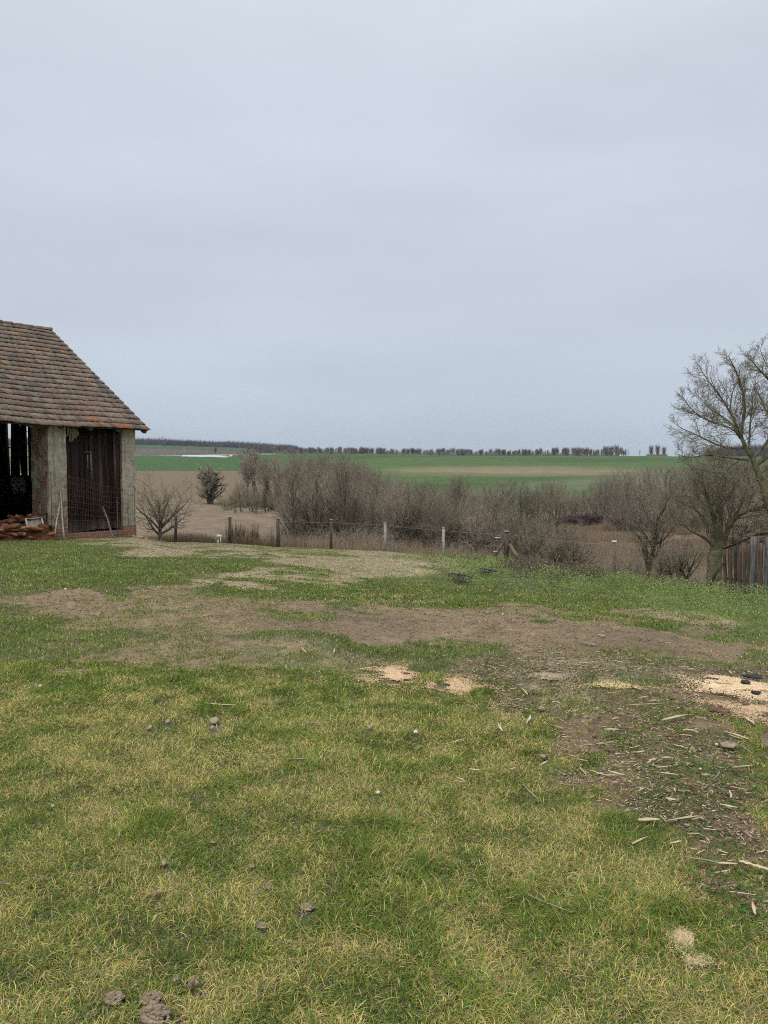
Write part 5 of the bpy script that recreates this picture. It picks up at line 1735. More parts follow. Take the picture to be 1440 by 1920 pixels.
# ---- dry reeds, stalks and rank grass of the valley and of the bank
rng = np.random.default_rng(99)
def stalks(n_, Yr, ur, hr, cA, cB, name, label, cat, sel=None, lean_=.25, wk=.0011):
    Y = rng.uniform(*Yr, n_); U = rng.uniform(*ur, n_); X = U * Y
    ok = Y > edgeY(U) + .1
    if sel is not None: ok &= sel(X, Y, U)
    X, Y, U = X[ok], Y[ok], U[ok]; Z = H(X, Y); n_ = len(X)
    h = rng.uniform(*hr, n_) * (.6 + .8 * fbm(X * .3, Y * .3, 410, 3))
    f = rng.random((n_, 1)); col = (np.array(cA) * f + np.array(cB) * (1 - f)) * rng.uniform(.75, 1.2, n_)[:, None]
    o = make_blades(X, Y, Z, h, np.maximum(Y * wk * .35, .006) * rng.uniform(.7, 1.3, n_), np.abs(rng.normal(.1, lean_, n_)), rng.uniform(0, 6.283, n_), col, name, M_grass, .25)
    return tag(o, label, cat, kind='stuff')


stalks(170000, (60, 112), (.10, .56), (.35, 1.0), (.42, .32, .22), (.26, .19, .14), 'dry_reeds', 'pale tan dry reeds and dead grass on the open valley floor at right', 'dry reeds',
       lambda X, Y, U: fbm(X * .12, Y * .12, 420, 3) > .36)
stalks(150000, (28, 62), (-.14, .58), (.25, .85), (.42, .33, .225), (.25, .19, .135), 'rank_grass', 'dead brown grass and brush stalks behind the fence', 'dead grass')
stalks(70000, (35, 46), (-.34, -.10), (.15, .6), (.30, .23, .15), (.16, .12, .085), 'dead_weeds', 'dry weed stalks behind the fence before the ploughed field', 'dead weeds',
       lambda X, Y, U: fbm(X * .5, Y * .5, 430, 3) > .45)
# tall brown dock stalks near the second post
X = np.concatenate([rng.uniform(-7.7, -6.1, 260), rng.uniform(-5.6, -3.6, 120)]); Y = rng.uniform(35.6, 36.6, 380); Z = H(X, Y)
dk = make_blades(X, Y, Z, rng.uniform(.7, 1.35, 380), rng.uniform(.012, .03, 380), np.abs(rng.normal(.05, .12, 380)), rng.uniform(0, 6.28, 380), rng.uniform(.7, 1.2, 380)[:, None] * np.array([.13, .085, .06]), 'dock_stalks', M_grass, .1)
tag(dk, 'tall dark brown dead dock stalks around the second fence post', 'dead weeds', kind='stuff')

# ------------------------------------------------------------ far things
# tree row on the skyline: simple bare trees
def far_mesh(seed, h=6.0, spread=1.6, nb=170):
    rg = np.random.default_rng(seed)
    polys = []
    nb = nb * 2
    polys.append((np.array([[0, 0, -.3], [.05, 0, h * .4], [0, 0, h * .85]]), np.array([.16, .11, .04])))
    for i in range(nb):
        t = rg.uniform(.12, .85); a = rg.uniform(0, 6.283); L = spread * rg.uniform(.35, 1.1) * (1.15 - t * .5)
        p0 = np.array([0, 0, h * t]); d = np.array([math.cos(a), math.sin(a), 0]) * L * .6
        p1 = p0 + d * .6 + np.array([0, 0, L * .7]) ; p2 = p0 + d + np.array([0, 0, L * 1.7])
        polys.append((np.array([p0, p1, p2]), np.array([.024, .018, .012])))
    return tubes_mesh('far_tree', polys, lambda r: 3)


fm_ = [far_mesh(500 + i, spread=[1.5, 2.0, 1.3, 1.8, 1.0][i], nb=[120, 170, 90, 150, 60][i]) for i in range(5)]
for f in fm_: f.materials.append(M_far)
Rf = random.Random(9)
SKY = [(520, 838), (560, 840), (620, 839), (680, 840), (740, 842), (800, 842), (900, 843), (1000, 843), (1060, 840), (1120, 841), (1150, 836), (1170, 840)]
GRD = [(520, 851), (720, 853), (900, 856), (1170, 855), (1300, 855)]
i = 0
px_ = 516.
while px_ < 1172:
    for rw in range(2 if px_ < 1140 else 1):
        Y = Rf.uniform(628, 664)
        x, y = at(px_ + Rf.uniform(-2, 2), Y)
        tp = np.interp(px_, [a for a, b in SKY], [b for a, b in SKY]) + Rf.choice([Rf.uniform(-2.5, 1), Rf.uniform(-1, 5)])
        h_ = max(3.5, P(px_, tp, Y)[2] - hz(x, y))
        o = bpy.data.objects.new('far_tree', Rf.choice(fm_)); COL.objects.link(o)
        o.location = (x, y, hz(x, y)); o.rotation_euler = (0, 0, Rf.uniform(0, 6.28)); s = h_ / 6.6; k_ = Rf.uniform(1.3, 2.6); o.scale = (s * k_, s * k_, s)
        tag(o, 'bare skyline tree beyond the green field, ' + ('above ' if px_ < 1120 else 'far above ') + where(px_).split(' ', 1)[1].replace('of ', ''), 'tree', 'trees in the skyline row')
    px_ += Rf.choice([1.4, 2.2, 3, 4, 6, 9, 3])
for (px_, tp, wd, lab) in ((1154, 835, 1.6, 'larger rounded tree standing out at the right end of the skyline row'), (1176, 841, .6, 'small thin tree in the gap right of the rounded skyline tree'), (1198, 840, .6, 'narrow lone tree midway in the gap of the skyline'),
                           (1219, 836, 1.5, 'left tree of the round group on the skyline near the walnut'), (1231, 835, 1.5, 'middle tree of the round group on the skyline near the walnut'),
                           (1243, 838, 1.5, 'right tree of the round group on the skyline near the walnut'), (1264, 843, 1.0, 'low skyline tree just behind the left twigs of the walnut'), (1290, 845, 1.0, 'low skyline tree behind the lower walnut branches')):
    x, y = at(px_, 640); h_ = P(px_, tp, 640)[2] - hz(x, y)
    o = bpy.data.objects.new('far_tree', fm_[1 if wd > 1 else 4]); COL.objects.link(o); s = h_ / 6.6
    o.location = (x, y, hz(x, y)); o.scale = (s * (1.5 if wd > 1 else .9), s * 1.5 if wd > 1 else s, s); tag(o, lab, 'tree')
rng = np.random.default_rng(5)


def brush_band(pxr, Yr, hfun, n_, width, height, name, label, cat, mat, slim=.35):
    """many thin upright twig slivers"""
    px_ = rng.uniform(*pxr, n_); Y = rng.uniform(*Yr, n_)
    X = (px_ - 720) / FPX * Y; Z = H(X, Y)
    hh = hfun(px_, Y) * rng.uniform(.35, 1.0, n_)
    a = rng.uniform(0, 6.283, n_); s = np.stack([np.cos(a), np.sin(a), 0 * a], 1) * width * rng.uniform(.5, 1.3, n_)[:, None]
    ln = rng.normal(0, slim, (n_, 2)) * hh[:, None] * .35
    b = np.stack([X, Y, Z - .3], 1) + np.concatenate([ln * -.2, np.zeros((n_, 1))], 1)
    b[:, 2] += hh * rng.uniform(0, .5, n_)
    t = b + np.concatenate([ln, (hh * .6)[:, None]], 1)
    V = np.stack([b - s, b + s, t], 1).reshape(-1, 3)
    me = np_mesh(name, V, [np.arange(n_)[:, None] * 3 + np.array([[0, 1, 2]])])
    return tag(link(name, me, mat), label, cat, kind='stuff')


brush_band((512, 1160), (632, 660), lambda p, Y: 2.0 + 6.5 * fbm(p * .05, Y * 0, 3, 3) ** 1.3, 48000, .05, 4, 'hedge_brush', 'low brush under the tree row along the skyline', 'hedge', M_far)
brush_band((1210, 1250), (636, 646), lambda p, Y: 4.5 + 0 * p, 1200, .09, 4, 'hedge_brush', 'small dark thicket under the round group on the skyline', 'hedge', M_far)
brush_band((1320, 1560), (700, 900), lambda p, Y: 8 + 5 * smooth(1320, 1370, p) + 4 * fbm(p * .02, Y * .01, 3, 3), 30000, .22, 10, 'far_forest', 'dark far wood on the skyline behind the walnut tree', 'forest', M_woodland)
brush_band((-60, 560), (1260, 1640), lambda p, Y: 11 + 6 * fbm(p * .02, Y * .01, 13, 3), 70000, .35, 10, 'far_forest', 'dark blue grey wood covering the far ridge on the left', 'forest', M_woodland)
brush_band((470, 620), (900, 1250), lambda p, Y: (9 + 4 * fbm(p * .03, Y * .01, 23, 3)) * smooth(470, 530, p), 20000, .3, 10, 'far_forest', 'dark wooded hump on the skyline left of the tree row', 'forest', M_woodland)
# rows of young orchard trees left
brush_band((200, 470), (600, 780), lambda p, Y: 2.6 + 0 * p, 26000, .06, 3, 'orchard', 'grey brown rows of a young orchard on the far left slope', 'orchard', M_far, .2)

# lone far tree above the long tunnel
x, y = at(405, 600); o = bpy.data.objects.new('far_tree', fm_[1]); COL.objects.link(o); o.location = (x, y, hz(x, y)); s = (P(405, 838, 600)[2] - hz(x, y)) / 6.2; o.scale = (s * 1.45, s * 1.45, s)
tag(o, 'lone spreading tree standing behind the long white tunnel', 'tree')
for px_, Y, tp, lab in ((458, 560, 846, 'small dark conical tree right of the white tank'), (470, 520, 853, 'bushy tree just left of the clump tops near the white tank')):
    x, y = at(px_, Y); o = bpy.data.objects.new('far_tree', fm_[0]); COL.objects.link(o); o.location = (x, y, hz(x, y)); s = max(.5, (P(px_, tp, Y)[2] - hz(x, y)) / 6.2); o.scale = (s * 1.2, s * 1.2, s); tag(o, lab, 'tree')
# long white plastic tunnel
a_ = P(345, 858, 560); b_ = P(424, 864.5, 500)
a_[2] = hz(a_[0], a_[1]); b_[2] = hz(b_[0], b_[1])
tun = thing('polytunnel', 'long low white plastic tunnel across the green field far left', 'greenhouse', a_)
m = MB(); V = []; F = []; n_ = 30
dv = b_ - a_; L_ = np.linalg.norm(dv[:2]); sd_ = np.array([-dv[1], dv[0], 0]) / L_
for i in range(n_ + 1):
    c = dv * i / n_; c[2] = hz(a_[0] + c[0], a_[1] + c[1]) - a_[2]
    for j in range(7):
        an = math.pi * j / 6
        V.append(c + sd_ * math.cos(an) * 2.2 + np.array([0, 0, math.sin(an) * (1.15 + .06 * (i % 2))]))
for i in range(n_):
    for j in range(6): F.append((i * 7 + j, (i + 1) * 7 + j, (i + 1) * 7 + j + 1, i * 7 + j + 1))
F.append(tuple(range(7))); F.append(tuple(n_ * 7 + j for j in range(7))[::-1])
m.add(V, F); m.build('plastic_cover', noise_mat('white_plastic_film', (.42, .46, .50), (.58, .62, .66), scale=.5, rough=.4), tun)
# white tank, poles
x, y = at(434, 505); m = MB(); m.tube([(0, 0, -.2), (0, 0, .9), (0, 0, 1.5), (0, 0, 1.7)], [1.0, 1.0, .9, .4], 14); single('white_tank', m, M_white, 'small white tank at the right end of the long white tunnel', 'tank', None, (x, y, hz(x, y)))
for px_, tp, Y, lab in ((347, 842, 565, 'thin pale utility pole at the left end of the white tunnel'), (445, 851, 500, 'thin pale pole beside the white tank')):
    x, y = at(px_, Y); h_ = P(px_, tp, Y)[2] - hz(x, y)
    pr = thing('utility_pole', lab, 'pole', (x, y, hz(x, y)))
    m = MB(); m.tube([(0, 0, -.5), (0, 0, h_)], [.22, .14], 8); m.build('pole', M_conc, pr)
    m = MB(); m.bar((-.7, 0, h_ - .6), (.7, 0, h_ - .6), .12); m.build('crossarm', M_conc, pr)
# masts on the far ridge
for px_, tp, lab in ((306, 818, 'tiny thin mast on the wooded far ridge at left'), (487, 827, 'tiny thin mast on the skyline near the middle left')):
    Y = 1450; x, y = at(px_, Y); h_ = P(px_, tp, Y)[2] - hz(x, y)
    pr = thing('mast', lab, 'mast', (x, y, hz(x, y)))
    m = MB(); m.tube([(0, 0, -1), (0, 0, h_)], [.5, .3], 6); m.build('pole', M_far, pr)
    m = MB(); m.tube([(0, 0, h_ - 3), (0, 0, h_ - 1)], [.9, .9], 8); m.build('antenna', M_far, pr)

# ------------------------------------------------------------ haze: the air itself
m = MB(); m.box(-2400, 2400, -2400, 2400, -9, 92)
hm = bpy.data.materials.new('haze_air'); hm.use_nodes = True; hn = hm.node_tree; hn.nodes.clear()
ho = hn.nodes.new('ShaderNodeOutputMaterial'); pv = hn.nodes.new('ShaderNodeVolumePrincipled')
pv.inputs['Color'].default_value = (.80, .87, .95, 1); pv.inputs['Density'].default_value = .00006
hn.links.new(pv.outputs[0], ho.inputs['Volume'])
HAZE = True
if HAZE: tag(m.build('haze', hm), 'thin pale air that softens the far fields and woods', 'haze', kind='stuff')

# ------------------------------------------------------------ sawdust, stones, clods, splinters, bark
Rp = random.Random(31); rng = np.random.default_rng(31)
M_saw = noise_mat('sawdust', (.8, .8, .8), (1.15, 1.15, 1.15), scale=80, attr=True)


def sawdust(cx, cy, rx, ry, hgt, n_, col, label, name='sawdust_pile', size=.005):
    n_ = int(n_ * 2.4)
    g = G(cx, cy)
    gx0 = G(cx - rx, cy); gx1 = G(cx + rx, cy); gy0 = G(cx, cy + ry); gy1 = G(cx, max(cy - ry, 1000))
    RX = abs(gx1[0] - gx0[0]) / 2; RYY = abs(gy1[1] - gy0[1]) / 2
    g = np.array([(gx0[0] + gx1[0]) / 2, (gy0[1] + gy1[1]) / 2, 0]); g[2] = hz(g[0], g[1])
    # thin heap surface
    V = []; nA, nR = 40, 14; F = []
    for i in range(nR + 1):
        for j in range(nA):
            a = j * 2 * math.pi / nA; ed = .45 + 1.0 * fbm(np.array([math.cos(a) * 1.6 + cx]), np.array([math.sin(a) * 1.6]), 3, 3)[0]
            q = i / nR * ed; x_ = g[0] + math.cos(a) * RX * q; y_ = g[1] + math.sin(a) * RYY * q
            z_ = hz(x_, y_) + hgt * (1 - (i / nR) ** 2) * (.7 + .6 * float(fbm(np.array([x_ * 5]), np.array([y_ * 5]), 8, 3)[0])) - .012 * (i / nR) ** 3
            V.append((x_ - g[0], y_ - g[1], z_ - g[2]))
    for i in range(nR):
        for j in range(nA): F.append((i * nA + j, (i + 1) * nA + j, (i + 1) * nA + (j + 1) % nA, i * nA + (j + 1) % nA))
    root = thing(name, label, 'sawdust', g)
    if hgt > 0:
        m = MB(); m.add(V, F, np.array(col) * .92); m.build('heap', M_saw, root, True)
    # loose flakes over it and round its ragged rim
    rr_ = np.abs(rng.normal(0, .66, n_)); n_ = n_
    a = rng.uniform(0, 6.283, n_)
    X = g[0] + np.cos(a) * RX * rr_; Y = g[1] + np.sin(a) * RYY * rr_
    fq = 3.0 / (RX + .15)
    kp = rng.random(n_) < smooth(.36, .76, fbm(X * fq, Y * fq, 55, 4) + .30 * (.8 - rr_)); X, Y, rr_ = X[kp], Y[kp], rr_[kp]; n_ = len(X)
    Zf = H(X, Y) + .016 + np.clip(hgt * (1 - rr_ ** 2), 0, 1) * .9
    s_ = rng.uniform(.5, 1.4, n_) * size
    cc = np.array(col)[None] * rng.uniform(.75, 1.18, n_)[:, None]
    o = scatter_bits(X - g[0], Y - g[1], Zf - g[2], s_, .4, cc, 'flakes', M_saw, 1.6); o.parent = root
    tag(o, kind='stuff')
    return root


sawdust(735, 1271, 58, 20, 0, 9000, (.70, .49, .29), 'small pale orange sawdust patch in the middle of the lawn')
sawdust(852, 1291, 75, 22, 0, 8000, (.68, .46, .27), 'thin sawdust patch with grass poking through, right of the small orange one')
sawdust(1392, 1297, 84, 24, .035, 12000, (.78, .58, .36), 'large bright sawdust heap at the right edge of the yard', size=.006)
sawdust(1420, 1338, 100, 30, 0, 6000, (.62, .43, .26), 'thin spread of sawdust below the large bright heap')
sawdust(1284, 1768, 40, 24, 0, 4000, (.66, .51, .30), 'small yellow sawdust patch low at the right in the near grass', size=.0028)
sawdust(1300, 1815, 55, 26, 0, 1500, (.62, .48, .29), 'faint scatter of sawdust below the small yellow patch', size=.0028)
sawdust(1150, 1290, 95, 13, 0, 2600, (.62, .48, .24), 'thin yellowish line of sawdust left of the brown litter')
sawdust(1030, 1272, 70, 28, 0, 3500, (.46, .36, .25), 'greyish patch of old shavings near the centre right')
sawdust(935, 1345, 110, 36, 0, 1500, (.58, .40, .26), 'sparse shavings scattered below the thin sawdust patch')

# black scraps on the sawdust and ash spots
M_black = noise_mat('black_scrap', (.015, .015, .018), (.05, .05, .055), scale=20, rough=.6)


def flat_scrap(px_, py_, wpx, hpx, label, mat, name, cat, thick=.012, lift=.02, group=None, jag=.3, rot=0):
    g = G(px_, py_); s = g[1] / FPX
    L = wpx * s / 2; W = hpx * s * (g[1] / max(.3, CAMH + .1 - (g[2]))) / 2
    W = min(W, L * .9)
    m = MB(); V = []; k = 11
    for j in range(k):
        a = 2 * math.pi * j / k; r = 1 + Rp.uniform(-jag, jag)
        V.append((math.cos(a) * L * r, math.sin(a) * W * r, Rp.uniform(0, .006)))
    V2_ = [(v[0] * .95, v[1] * .95, v[2] + thick * Rp.uniform(.7, 1.4)) for v in V]
    m.add(V + V2_, [tuple(range(k))[::-1], tuple(range(k, 2 * k))] + [(j, (j + 1) % k, k + (j + 1) % k, k + j) for j in range(k)])
    return single(name, m, mat, label, cat, group, g + np.array([0, 0, lift]), rot)


flat_scrap(1412, 1280, 34, 9, 'long dark scrap at the top of the large sawdust heap', M_black, 'dark_scrap', 'scrap', lift=.045)
flat_scrap(1396, 1293, 18, 9, 'small dark round scrap in the middle of the large sawdust heap', M_black, 'dark_scrap', 'scrap', lift=.055)
flat_scrap(1416, 1311, 18, 6, 'dark scrap at the lower rim of the large sawdust heap', M_black, 'dark_scrap', 'scrap', lift=.04)
flat_scrap(1336, 1281, 12, 6, 'dark scrap left of the large sawdust heap', M_black, 'dark_scrap', 'scrap', lift=.01)
flat_scrap(1350, 1340, 42, 14, 'dark brown rotten wood chunk left below the sawdust heap', M_barkp, 'rotten_wood', 'wood', thick=.008)
for (px_, py_, w_, h_, lb) in ((862, 1092, 34, 5, 'black ash spot on the green bank, the left one'), (918, 1082, 34, 6, 'grey black ash spot on the green bank near the thick post')):
    g = G(px_, py_); s = g[1] / FPX; n_ = 500
    X = g[0] + rng.normal(0, w_ * s * .3, n_); Y = g[1] + rng.normal(0, h_ * s * 2.5, n_)
    o = scatter_bits(X, Y, H(X, Y) + .02 + .10 * wmask(*chart(X, Y, H(X, Y))), rng.uniform(.006, .022, n_), .5, np.ones((n_, 1)) * np.array([.035, .033, .038]), 'ash', M_chip)
    tag(o, lb, 'ash', kind='stuff')


def clod(px_, py_, wpx, label, mat=M_clod, name='dirt_clod', cat='dirt clod', flat=.45, n_=3, group=None):
    g = G(px_, py_); s = g[1] / FPX * wpx / 2
    m = MB()
    if n_ >= 8:      # crumbled heap: many small lumps of earth grown together
        for k in range(n_ * 5):
            a = Rp.uniform(0, 6.283); q_ = Rp.random() ** .6; r0 = Rp.uniform(.10, .24) * min(s, .03) * (1.3 - q_ * .5)
            V, F = lump(r0, r0 * .85, r0 * .75, Rp.randint(0, 999), 2, .7)
            z_ = min(s, .035) * flat * (1 - q_ * q_) * 1.1 + r0 * .3 + .006
            m.add(V + np.array([math.cos(a) * q_ * s, math.sin(a) * q_ * s * .7, z_]), F)
        V, F = lump(s * .8, s * .6, min(s, .035) * flat * .9, 3, 3, .6); m.add(V + np.array([0, 0, .01]), F)
        return single(name, m, mat, label, cat, group, g + np.array([0, 0, .004]), Rp.uniform(-.3, .3), True)
    for k in range(n_):
        q_ = 1 if n_ < 3 else (.62 if n_ < 5 else .36)
        V, F = lump(s * Rp.uniform(.5, .75) * q_, s * Rp.uniform(.45, .7) * q_, s * flat * Rp.uniform(.8, 1.2) * q_, Rp.randint(0, 999), 3, .6)
        V = V + np.array([Rp.uniform(-.55, .55) * s, Rp.uniform(-.4, .4) * s, s * flat * Rp.uniform(0, .25)]) * (0 if n_ == 1 else 1)
        nn = fbm(V[:, 0] * 60, V[:, 1] * 60 + V[:, 2] * 70, 71, 2) - .5
        m.add(V * (1 + nn * .25)[:, None], F)
    return single(name, m, mat, label, cat, group, g + np.array([0, 0, s * flat * .3 + (.022 if g[1] < 6 else .012)]), Rp.uniform(0, 6), True)


clod(311, 1631, 26, 'pale dry earth clod in the near grass left of centre')
clod(293, 1691, 26, 'low pale earth clod below the one left of centre')
clod(503, 1669, 24, 'round grey earth clod near the centre of the foreground', n_=8)
clod(364, 1862, 30, 'upright rough earth clod near the bottom edge', flat=.8, n_=4)
clod(216, 1882, 44, 'broad low molehill clod at the bottom left', n_=14)
clod(284, 1882, 42, 'low crumbled clod between the broad one and the upright one at the bottom', n_=14)
clod(330, 1852, 22, 'small faint clod beside the upright one at the bottom', flat=.3)
clod(290, 1915, 66, 'large crumbled molehill cut by the bottom edge', n_=30, flat=.6)
clod(493, 1745, 26, 'dark crumbly earth spot in the grass below the round grey clod', n_=8, flat=.3)
clod(575, 1712, 30, 'small dark molehill remains right of the round grey clod', n_=8, flat=.25)
clod(472, 1636, 20, 'small flat brown clod above the round grey clod', flat=.25)
clod(402, 1592, 18, 'small grey clod in the grass at the middle of the foreground', flat=.3)
for (px_, py_, w_, lb) in ((280, 1372, 15, 'rounded tan stone in the left lawn'), (316, 1361, 14, 'flat tan stone right above the rounded one in the left lawn'), (398, 1372, 16, 'round tan stone of the pair left of centre'), (403, 1363, 30, 'flat long tan stone of the pair left of centre'),
                           (694, 1371, 16, 'tilted tan stone in the middle of the lawn'), (99, 1523, 10, 'small white pebble in the left foreground'), (709, 1496, 12, 'small white stone with grass around it at the middle'), (75, 1294, 9, 'tiny white pebble in the far left lawn'),
                           (123, 1107, 8, 'tiny white pebble on the brown track at left'), (1018, 1432, 16, 'grey brown stone among the chips right of centre'), (1015, 1337, 16, 'grey flat stone right of centre in the lawn'), (1290, 1441, 12, 'small grey stone in the mossy litter'),
                           (943, 1155, 7, 'small pale pebble on the brown track'), (958, 1185, 6, 'small white pebble on the brown track, the nearer one'), (722, 1179, 6, 'tiny orange pebble on the dark track'), (1313, 1450, 8, 'tiny pale pebble at the right in the litter'),
                           (780, 1380, 17, 'white broken chunk in the grass right of the tilted stone'), (1344, 1404, 9, 'pale lump next to the grey bark plate')):
    white = 'white' in lb or 'pale' in lb
    clod(px_, py_, w_, lb, M_palestone if white else M_stone, 'stone', 'stone', .5, 1)

M_split = noise_mat('split_pale_wood', (.42, .32, .20), (.70, .58, .41), scale=25, stretch=(.15, 1, 1), rough=.75, bump=.004)
M_splitgrey = noise_mat('grey_twig', (.20, .17, .14), (.36, .31, .26), scale=25)
M_barkg = noise_mat('bark_grey', (.22, .165, .11), (.40, .315, .22), scale=22, bump=.006)


def splinter_mesh(L, W, T, seed):
    rr = random.Random(seed); m = MB(); n_ = 7; V = []
    for i in range(n_):
        t = i / (n_ - 1); w_ = W * (math.sin(math.pi * min(max(t, .08), .92)) ** .5) * rr.uniform(.7, 1.2) / 2; b = rr.uniform(-.16, .16) * W + .03 * L * math.sin(t * 3.1 + seed)
        th_ = T * rr.uniform(.6, 1.1)
        V += [((t - .5) * L, b - w_, 0), ((t - .5) * L, b + w_, 0), ((t - .5) * L, b + w_ * .6, th_), ((t - .5) * L, b - w_ * .7, th_)]
    F = [(0, 1, 2, 3), tuple((n_ - 1) * 4 + j for j in (3, 2, 1, 0))]
    for i in range(n_ - 1):
        for j in range(4): F.append((i * 4 + j, (i + 1) * 4 + j, (i + 1) * 4 + (j + 1) % 4, i * 4 + (j + 1) % 4))
    m.add(V, F); return m


def splinter(x0, y0, x1, y1, wpx, label, mat=M_split, name='wood_splinter', cat='wood splinter', T=None):
    a, b = G(x0, y0), G(x1, y1); d = b - a; L = float(np.linalg.norm(d[:2])); L = max(L, .02)
    W = wpx * (a[1] + b[1]) / 2 / FPX
    m = splinter_mesh(L, W * .95, T or W * .28, Rp.randint(0, 9999))
    c = (a + b) / 2
    o = m.build(name, mat); o.location = (c[0], c[1], float(hz(c[0], c[1])) + (.036 if c[1] < 7 else .026)); o.rotation_euler = (0, -math.atan2(b[2] - a[2], L), math.atan2(d[1], d[0]))
    return tag(o, label, cat)


SP = [
    (1178, 1333, 1246, 1331, 3, 'long thin pale splinter lying across the upper right litter', M_split), (978, 1299, 989, 1313, 4, 'short pale splinter slanting in the lawn below the shavings patch', M_split),
    (988, 1366, 993, 1352, 6, 'short whitish upright looking chip right of centre', M_split), (932, 1368, 943, 1381, 6, 'pale chip beside the reddish bark bit', M_split),
    (845, 1406, 872, 1398, 4, 'pale splinter left of the centre chips', M_split), (1043, 1410, 1072, 1421, 5, 'brownish pointed chip right of the grey brown stone', M_barkg),
    (1133, 1380, 1161, 1381, 6, 'clean pale rod shaped chip in the right lawn', M_split), (1014, 1448, 1027, 1440, 5, 'small pale chip under the grey brown stone', M_split),
    (880, 1457, 900, 1457, 5, 'flat tan chip in the grass at centre right', M_split), (875, 1504, 909, 1504, 3, 'grey straight stick in the grass right of centre', M_splitgrey),
    (980, 1484, 1011, 1513, 3.5, 'grey slanting twig in the grass right of centre', M_splitgrey), (1014, 1500, 1048, 1489, 2.5, 'thin faint twig next to the slanting grey one', M_splitgrey),
    (1196, 1553, 1236, 1553, 11, 'broad bright pale wood chip in the right foreground', M_split), (1250, 1554, 1314, 1547, 4, 'long thin pale splinter right of the broad bright chip', M_split),
    (1350, 1523, 1382, 1531, 6, 'pale jagged splinter in the brown litter at right', M_split), (1368, 1498, 1370, 1512, 6, 'short white chip pointing away in the brown litter', M_split),
    (1248, 1509, 1268, 1514, 7, 'stubby pale chip above the broad bright one', M_split), (1284, 1624, 1350, 1634, 6, 'long grey splintered stick in the right foreground', M_splitgrey),
    (1345, 1636, 1382, 1640, 7, 'pale chunky splinter at the end of the long grey stick', M_split), (1385, 1630, 1410, 1640, 10, 'thick pale splinter near the right edge', M_split),
    (1408, 1636, 1442, 1648, 10, 'thick pale splinter cut by the right edge', M_split), (1336, 1668, 1350, 1696, 8, 'dark reddish bark strip pointing down in the right foreground', M_barkp),
    (1352, 1685, 1383, 1677, 3, 'thin grey twig beside the dark bark strip', M_splitgrey), (1408, 1714, 1417, 1735, 8, 'pale chip pointing down near the right edge', M_split),
    (988, 1694, 1071, 1733, 3.5, 'long thin grey branch lying in the near grass', M_splitgrey), (975, 1608, 989, 1620, 3, 'short pale twig above the long thin branch', M_splitgrey),
    (1240, 1360, 1290, 1353, 7, 'pale forked splinter at the upper right', M_split), (1357, 1383, 1403, 1397, 6, 'long yellow splinter near the grey bark plate', M_split),
    (1393, 1353, 1414, 1369, 7, 'bright pale splinter below the sawdust heap', M_split), (1385, 1409, 1412, 1425, 3, 'thin bent twig at the grey bark plate', M_splitgrey),
    (1245, 1392, 1275, 1392, 9, 'dark brown bark sliver in the right litter', M_barkp), (1280, 1379, 1306, 1380, 6, 'pale splinter above the mossy patch', M_split),
    (385, 1327, 441, 1332, 3.5, 'long pale stick lying in the left lawn', M_split), (566, 1367, 615, 1365, 3, 'bent dry twig in the middle lawn', M_splitgrey), (484, 1326, 532, 1325, 2.5, 'faint grey twig in the middle lawn', M_splitgrey),
    (564, 1220, 574, 1230, 3.5, 'left one of two pale chips on the worn ground', M_split), (623, 1231, 628, 1221, 3.5, 'right one of two pale chips on the worn ground', M_split),
    (1120, 1195, 1135, 1198, 4, 'pale chip on the brown track at right', M_split), (1085, 1208, 1122, 1215, 6, 'flat bark strip on the brown track', M_barkg), (1325, 1268, 1338, 1269, 2.5, 'thin grey twig above left of the sawdust heap', M_splitgrey),
    (1148, 1246, 1168, 1249, 3, 'small pale chip at the edge of the track', M_split), (665, 1265, 708, 1258, 3.5, 'thin pale stick poking from the left side of the small sawdust patch', M_split),
    (1255, 1598, 1278, 1595, 5, 'pale flat chip pair below the broad bright chip', M_split), (1185, 1598, 1214, 1586, 5, 'pale brown slanted chip left below the broad bright chip', M_split),
    (1140, 1460, 1170, 1466, 5, 'tan chip in the lawn left of the brown litter', M_split), (1080, 1436, 1102, 1440, 3, 'thin pale splinter in the lawn left of the litter', M_split),
    (1088, 1452, 1098, 1466, 3.5, 'short pale splinter pointing away left of the litter', M_split), (1238, 1462, 1272, 1466, 4, 'pale splinter across the mossy litter', M_split),
    (1190, 1423, 1207, 1420, 5, 'small clean chip at the left rim of the litter', M_split), (1240, 1434, 1256, 1433, 5, 'small bright chip in the mossy litter', M_split),
    (1145, 1500, 1166, 1480, 3, 'dark thin twig slanting up in the right lawn', M_barkp), (1336, 1473, 1350, 1462, 3, 'thin twig slanting up in the mossy litter', M_splitgrey), (1150, 1403, 1178, 1400, 3, 'thin reddish twig left of the litter', M_barkp),
    (78, 1466, 102, 1462, 4, 'thin dry leaf tuft strip at the left foreground', M_splitgrey), (545, 1437, 575, 1437, 4, 'curled dry leaf lying in the grass at centre', M_splitgrey),
    (0, 1677, 24, 1674, 3, 'thin pale stick cut by the left edge', M_splitgrey), (925, 1383, 938, 1386, 9, 'reddish bark bit right of centre', M_barkp), (1198, 1318, 1215, 1316, 3, 'pale sliver in the upper right litter', M_split),
]
for s_ in SP:
    splinter(*s_[:6], mat=s_[6])
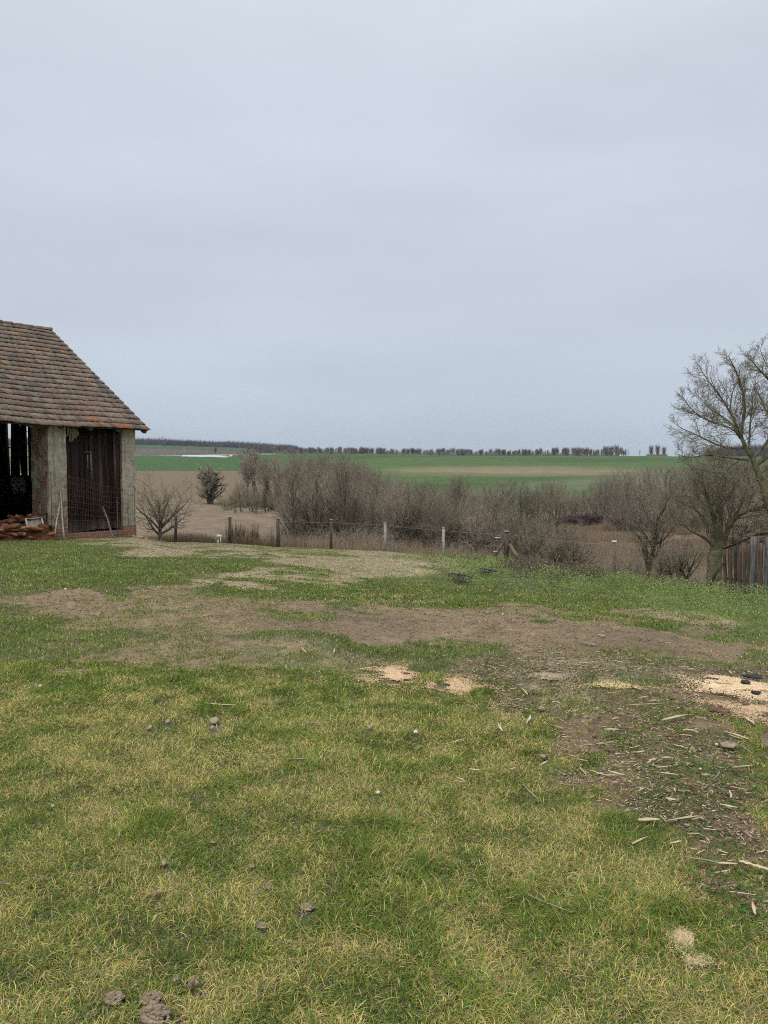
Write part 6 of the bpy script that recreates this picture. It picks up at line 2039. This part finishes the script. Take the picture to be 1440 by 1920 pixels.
# flat plate of bark, log at the right edge
flat_scrap(1366, 1408, 34, 15, 'flat grey brown bark plate in the litter near the right edge', M_barkg, 'bark_plate', 'bark', .006, .03, rot=.3)
flat_scrap(1018, 1432, 15, 8, 'tilted brown bark flake beside the grey brown stone', M_barkg, 'bark_plate', 'bark', .01, .03)
g_ = G(1440, 1404)
lg = thing('log', 'short knobbly round log at the right edge', 'log', g_ + np.array([.02, 0, .05]), .9)
m = MB(); ths = np.linspace(0, 6.283, 15)[:-1]; V = []; F = []
for i in range(9):
    for j, a in enumerate(ths):
        r = .062 * (1 + .22 * float(fbm(np.array([i * .7]), np.array([j * .9]), 4, 2)[0]) - .1) * (.88 if i in (0, 8) else 1); V.append((i * .045 - .05, math.cos(a) * r, math.sin(a) * r))
for i in range(8):
    for j in range(14): F.append((i * 14 + j, i * 14 + (j + 1) % 14, (i + 1) * 14 + (j + 1) % 14, (i + 1) * 14 + j))
m.add(V, F); m.build('bark', M_barkp, lg)
m = MB(); m.add([(V[j][0] - .001, V[j][1], V[j][2]) for j in range(14)], [tuple(range(14))]); m.build('cut_face', M_barkg, lg); m = MB(); m.add([(V[112 + j][0] + .001, V[112 + j][1], V[112 + j][2]) for j in range(14)], [tuple(range(14))[::-1]]); m.build('cut_face', M_barkg, lg)

# loose splinters and bark pieces: each its own object
spm = [splinter_mesh(L, W, T, 40 + i).mesh('splinter') for i, (L, W, T) in enumerate([(.10, .014, .006), (.16, .012, .006), (.06, .016, .007), (.07, .009, .004), (.12, .02, .007), (.05, .012, .006)])]
for me_ in spm: me_.materials.append(M_split)
bkm = [splinter_mesh(L, W, T, 60 + i).mesh('bark') for i, (L, W, T) in enumerate([(.08, .035, .008), (.12, .03, .008), (.06, .03, .01), (.05, .02, .007)])]
for me_ in bkm: me_.materials.append(M_barkp)
placed = 0
while placed < 230:
    px_ = Rp.uniform(860, 1460); py_ = Rp.uniform(1230, 1760)
    g = G(px_, py_); c = cover(np.array([g[0]]), np.array([g[1]]), np.array([g[2]]))
    if Rp.random() > float(c['litter'][0]) * .95 + .05 + (.12 if 900 < px_ < 1200 and py_ < 1420 else 0): continue
    bk_ = placed % 4 == 0
    o = bpy.data.objects.new('bark_chip' if bk_ else 'wood_splinter', Rp.choice(bkm if bk_ else spm)); COL.objects.link(o)
    s = Rp.uniform(.25, .85) * (1 if g[1] > 4 else .7)
    o.location = (g[0], g[1], g[2] + .024); o.scale = (s, s, s); o.rotation_euler = (Rp.uniform(-.25, .25), Rp.uniform(-.12, .12), Rp.choice([Rp.gauss(0, .6), Rp.uniform(0, 6.28)]))
    zn_ = 'left of the litter patch' if px_ < 1130 else 'by the large sawdust heap' if py_ < 1380 else 'around the grey brown bark plate' if py_ < 1500 else 'in the near right foreground'
    if bk_: tag(o, 'small brown flake of bark lying loose in the litter ' + zn_, 'bark', 'loose bark flakes in the litter')
    else: tag(o, 'small pale splinter lying loose ' + zn_, 'wood splinter', 'loose pale splinters in the litter')
    placed += 1
print('objects', len(scene.objects), 'trees', cnt)
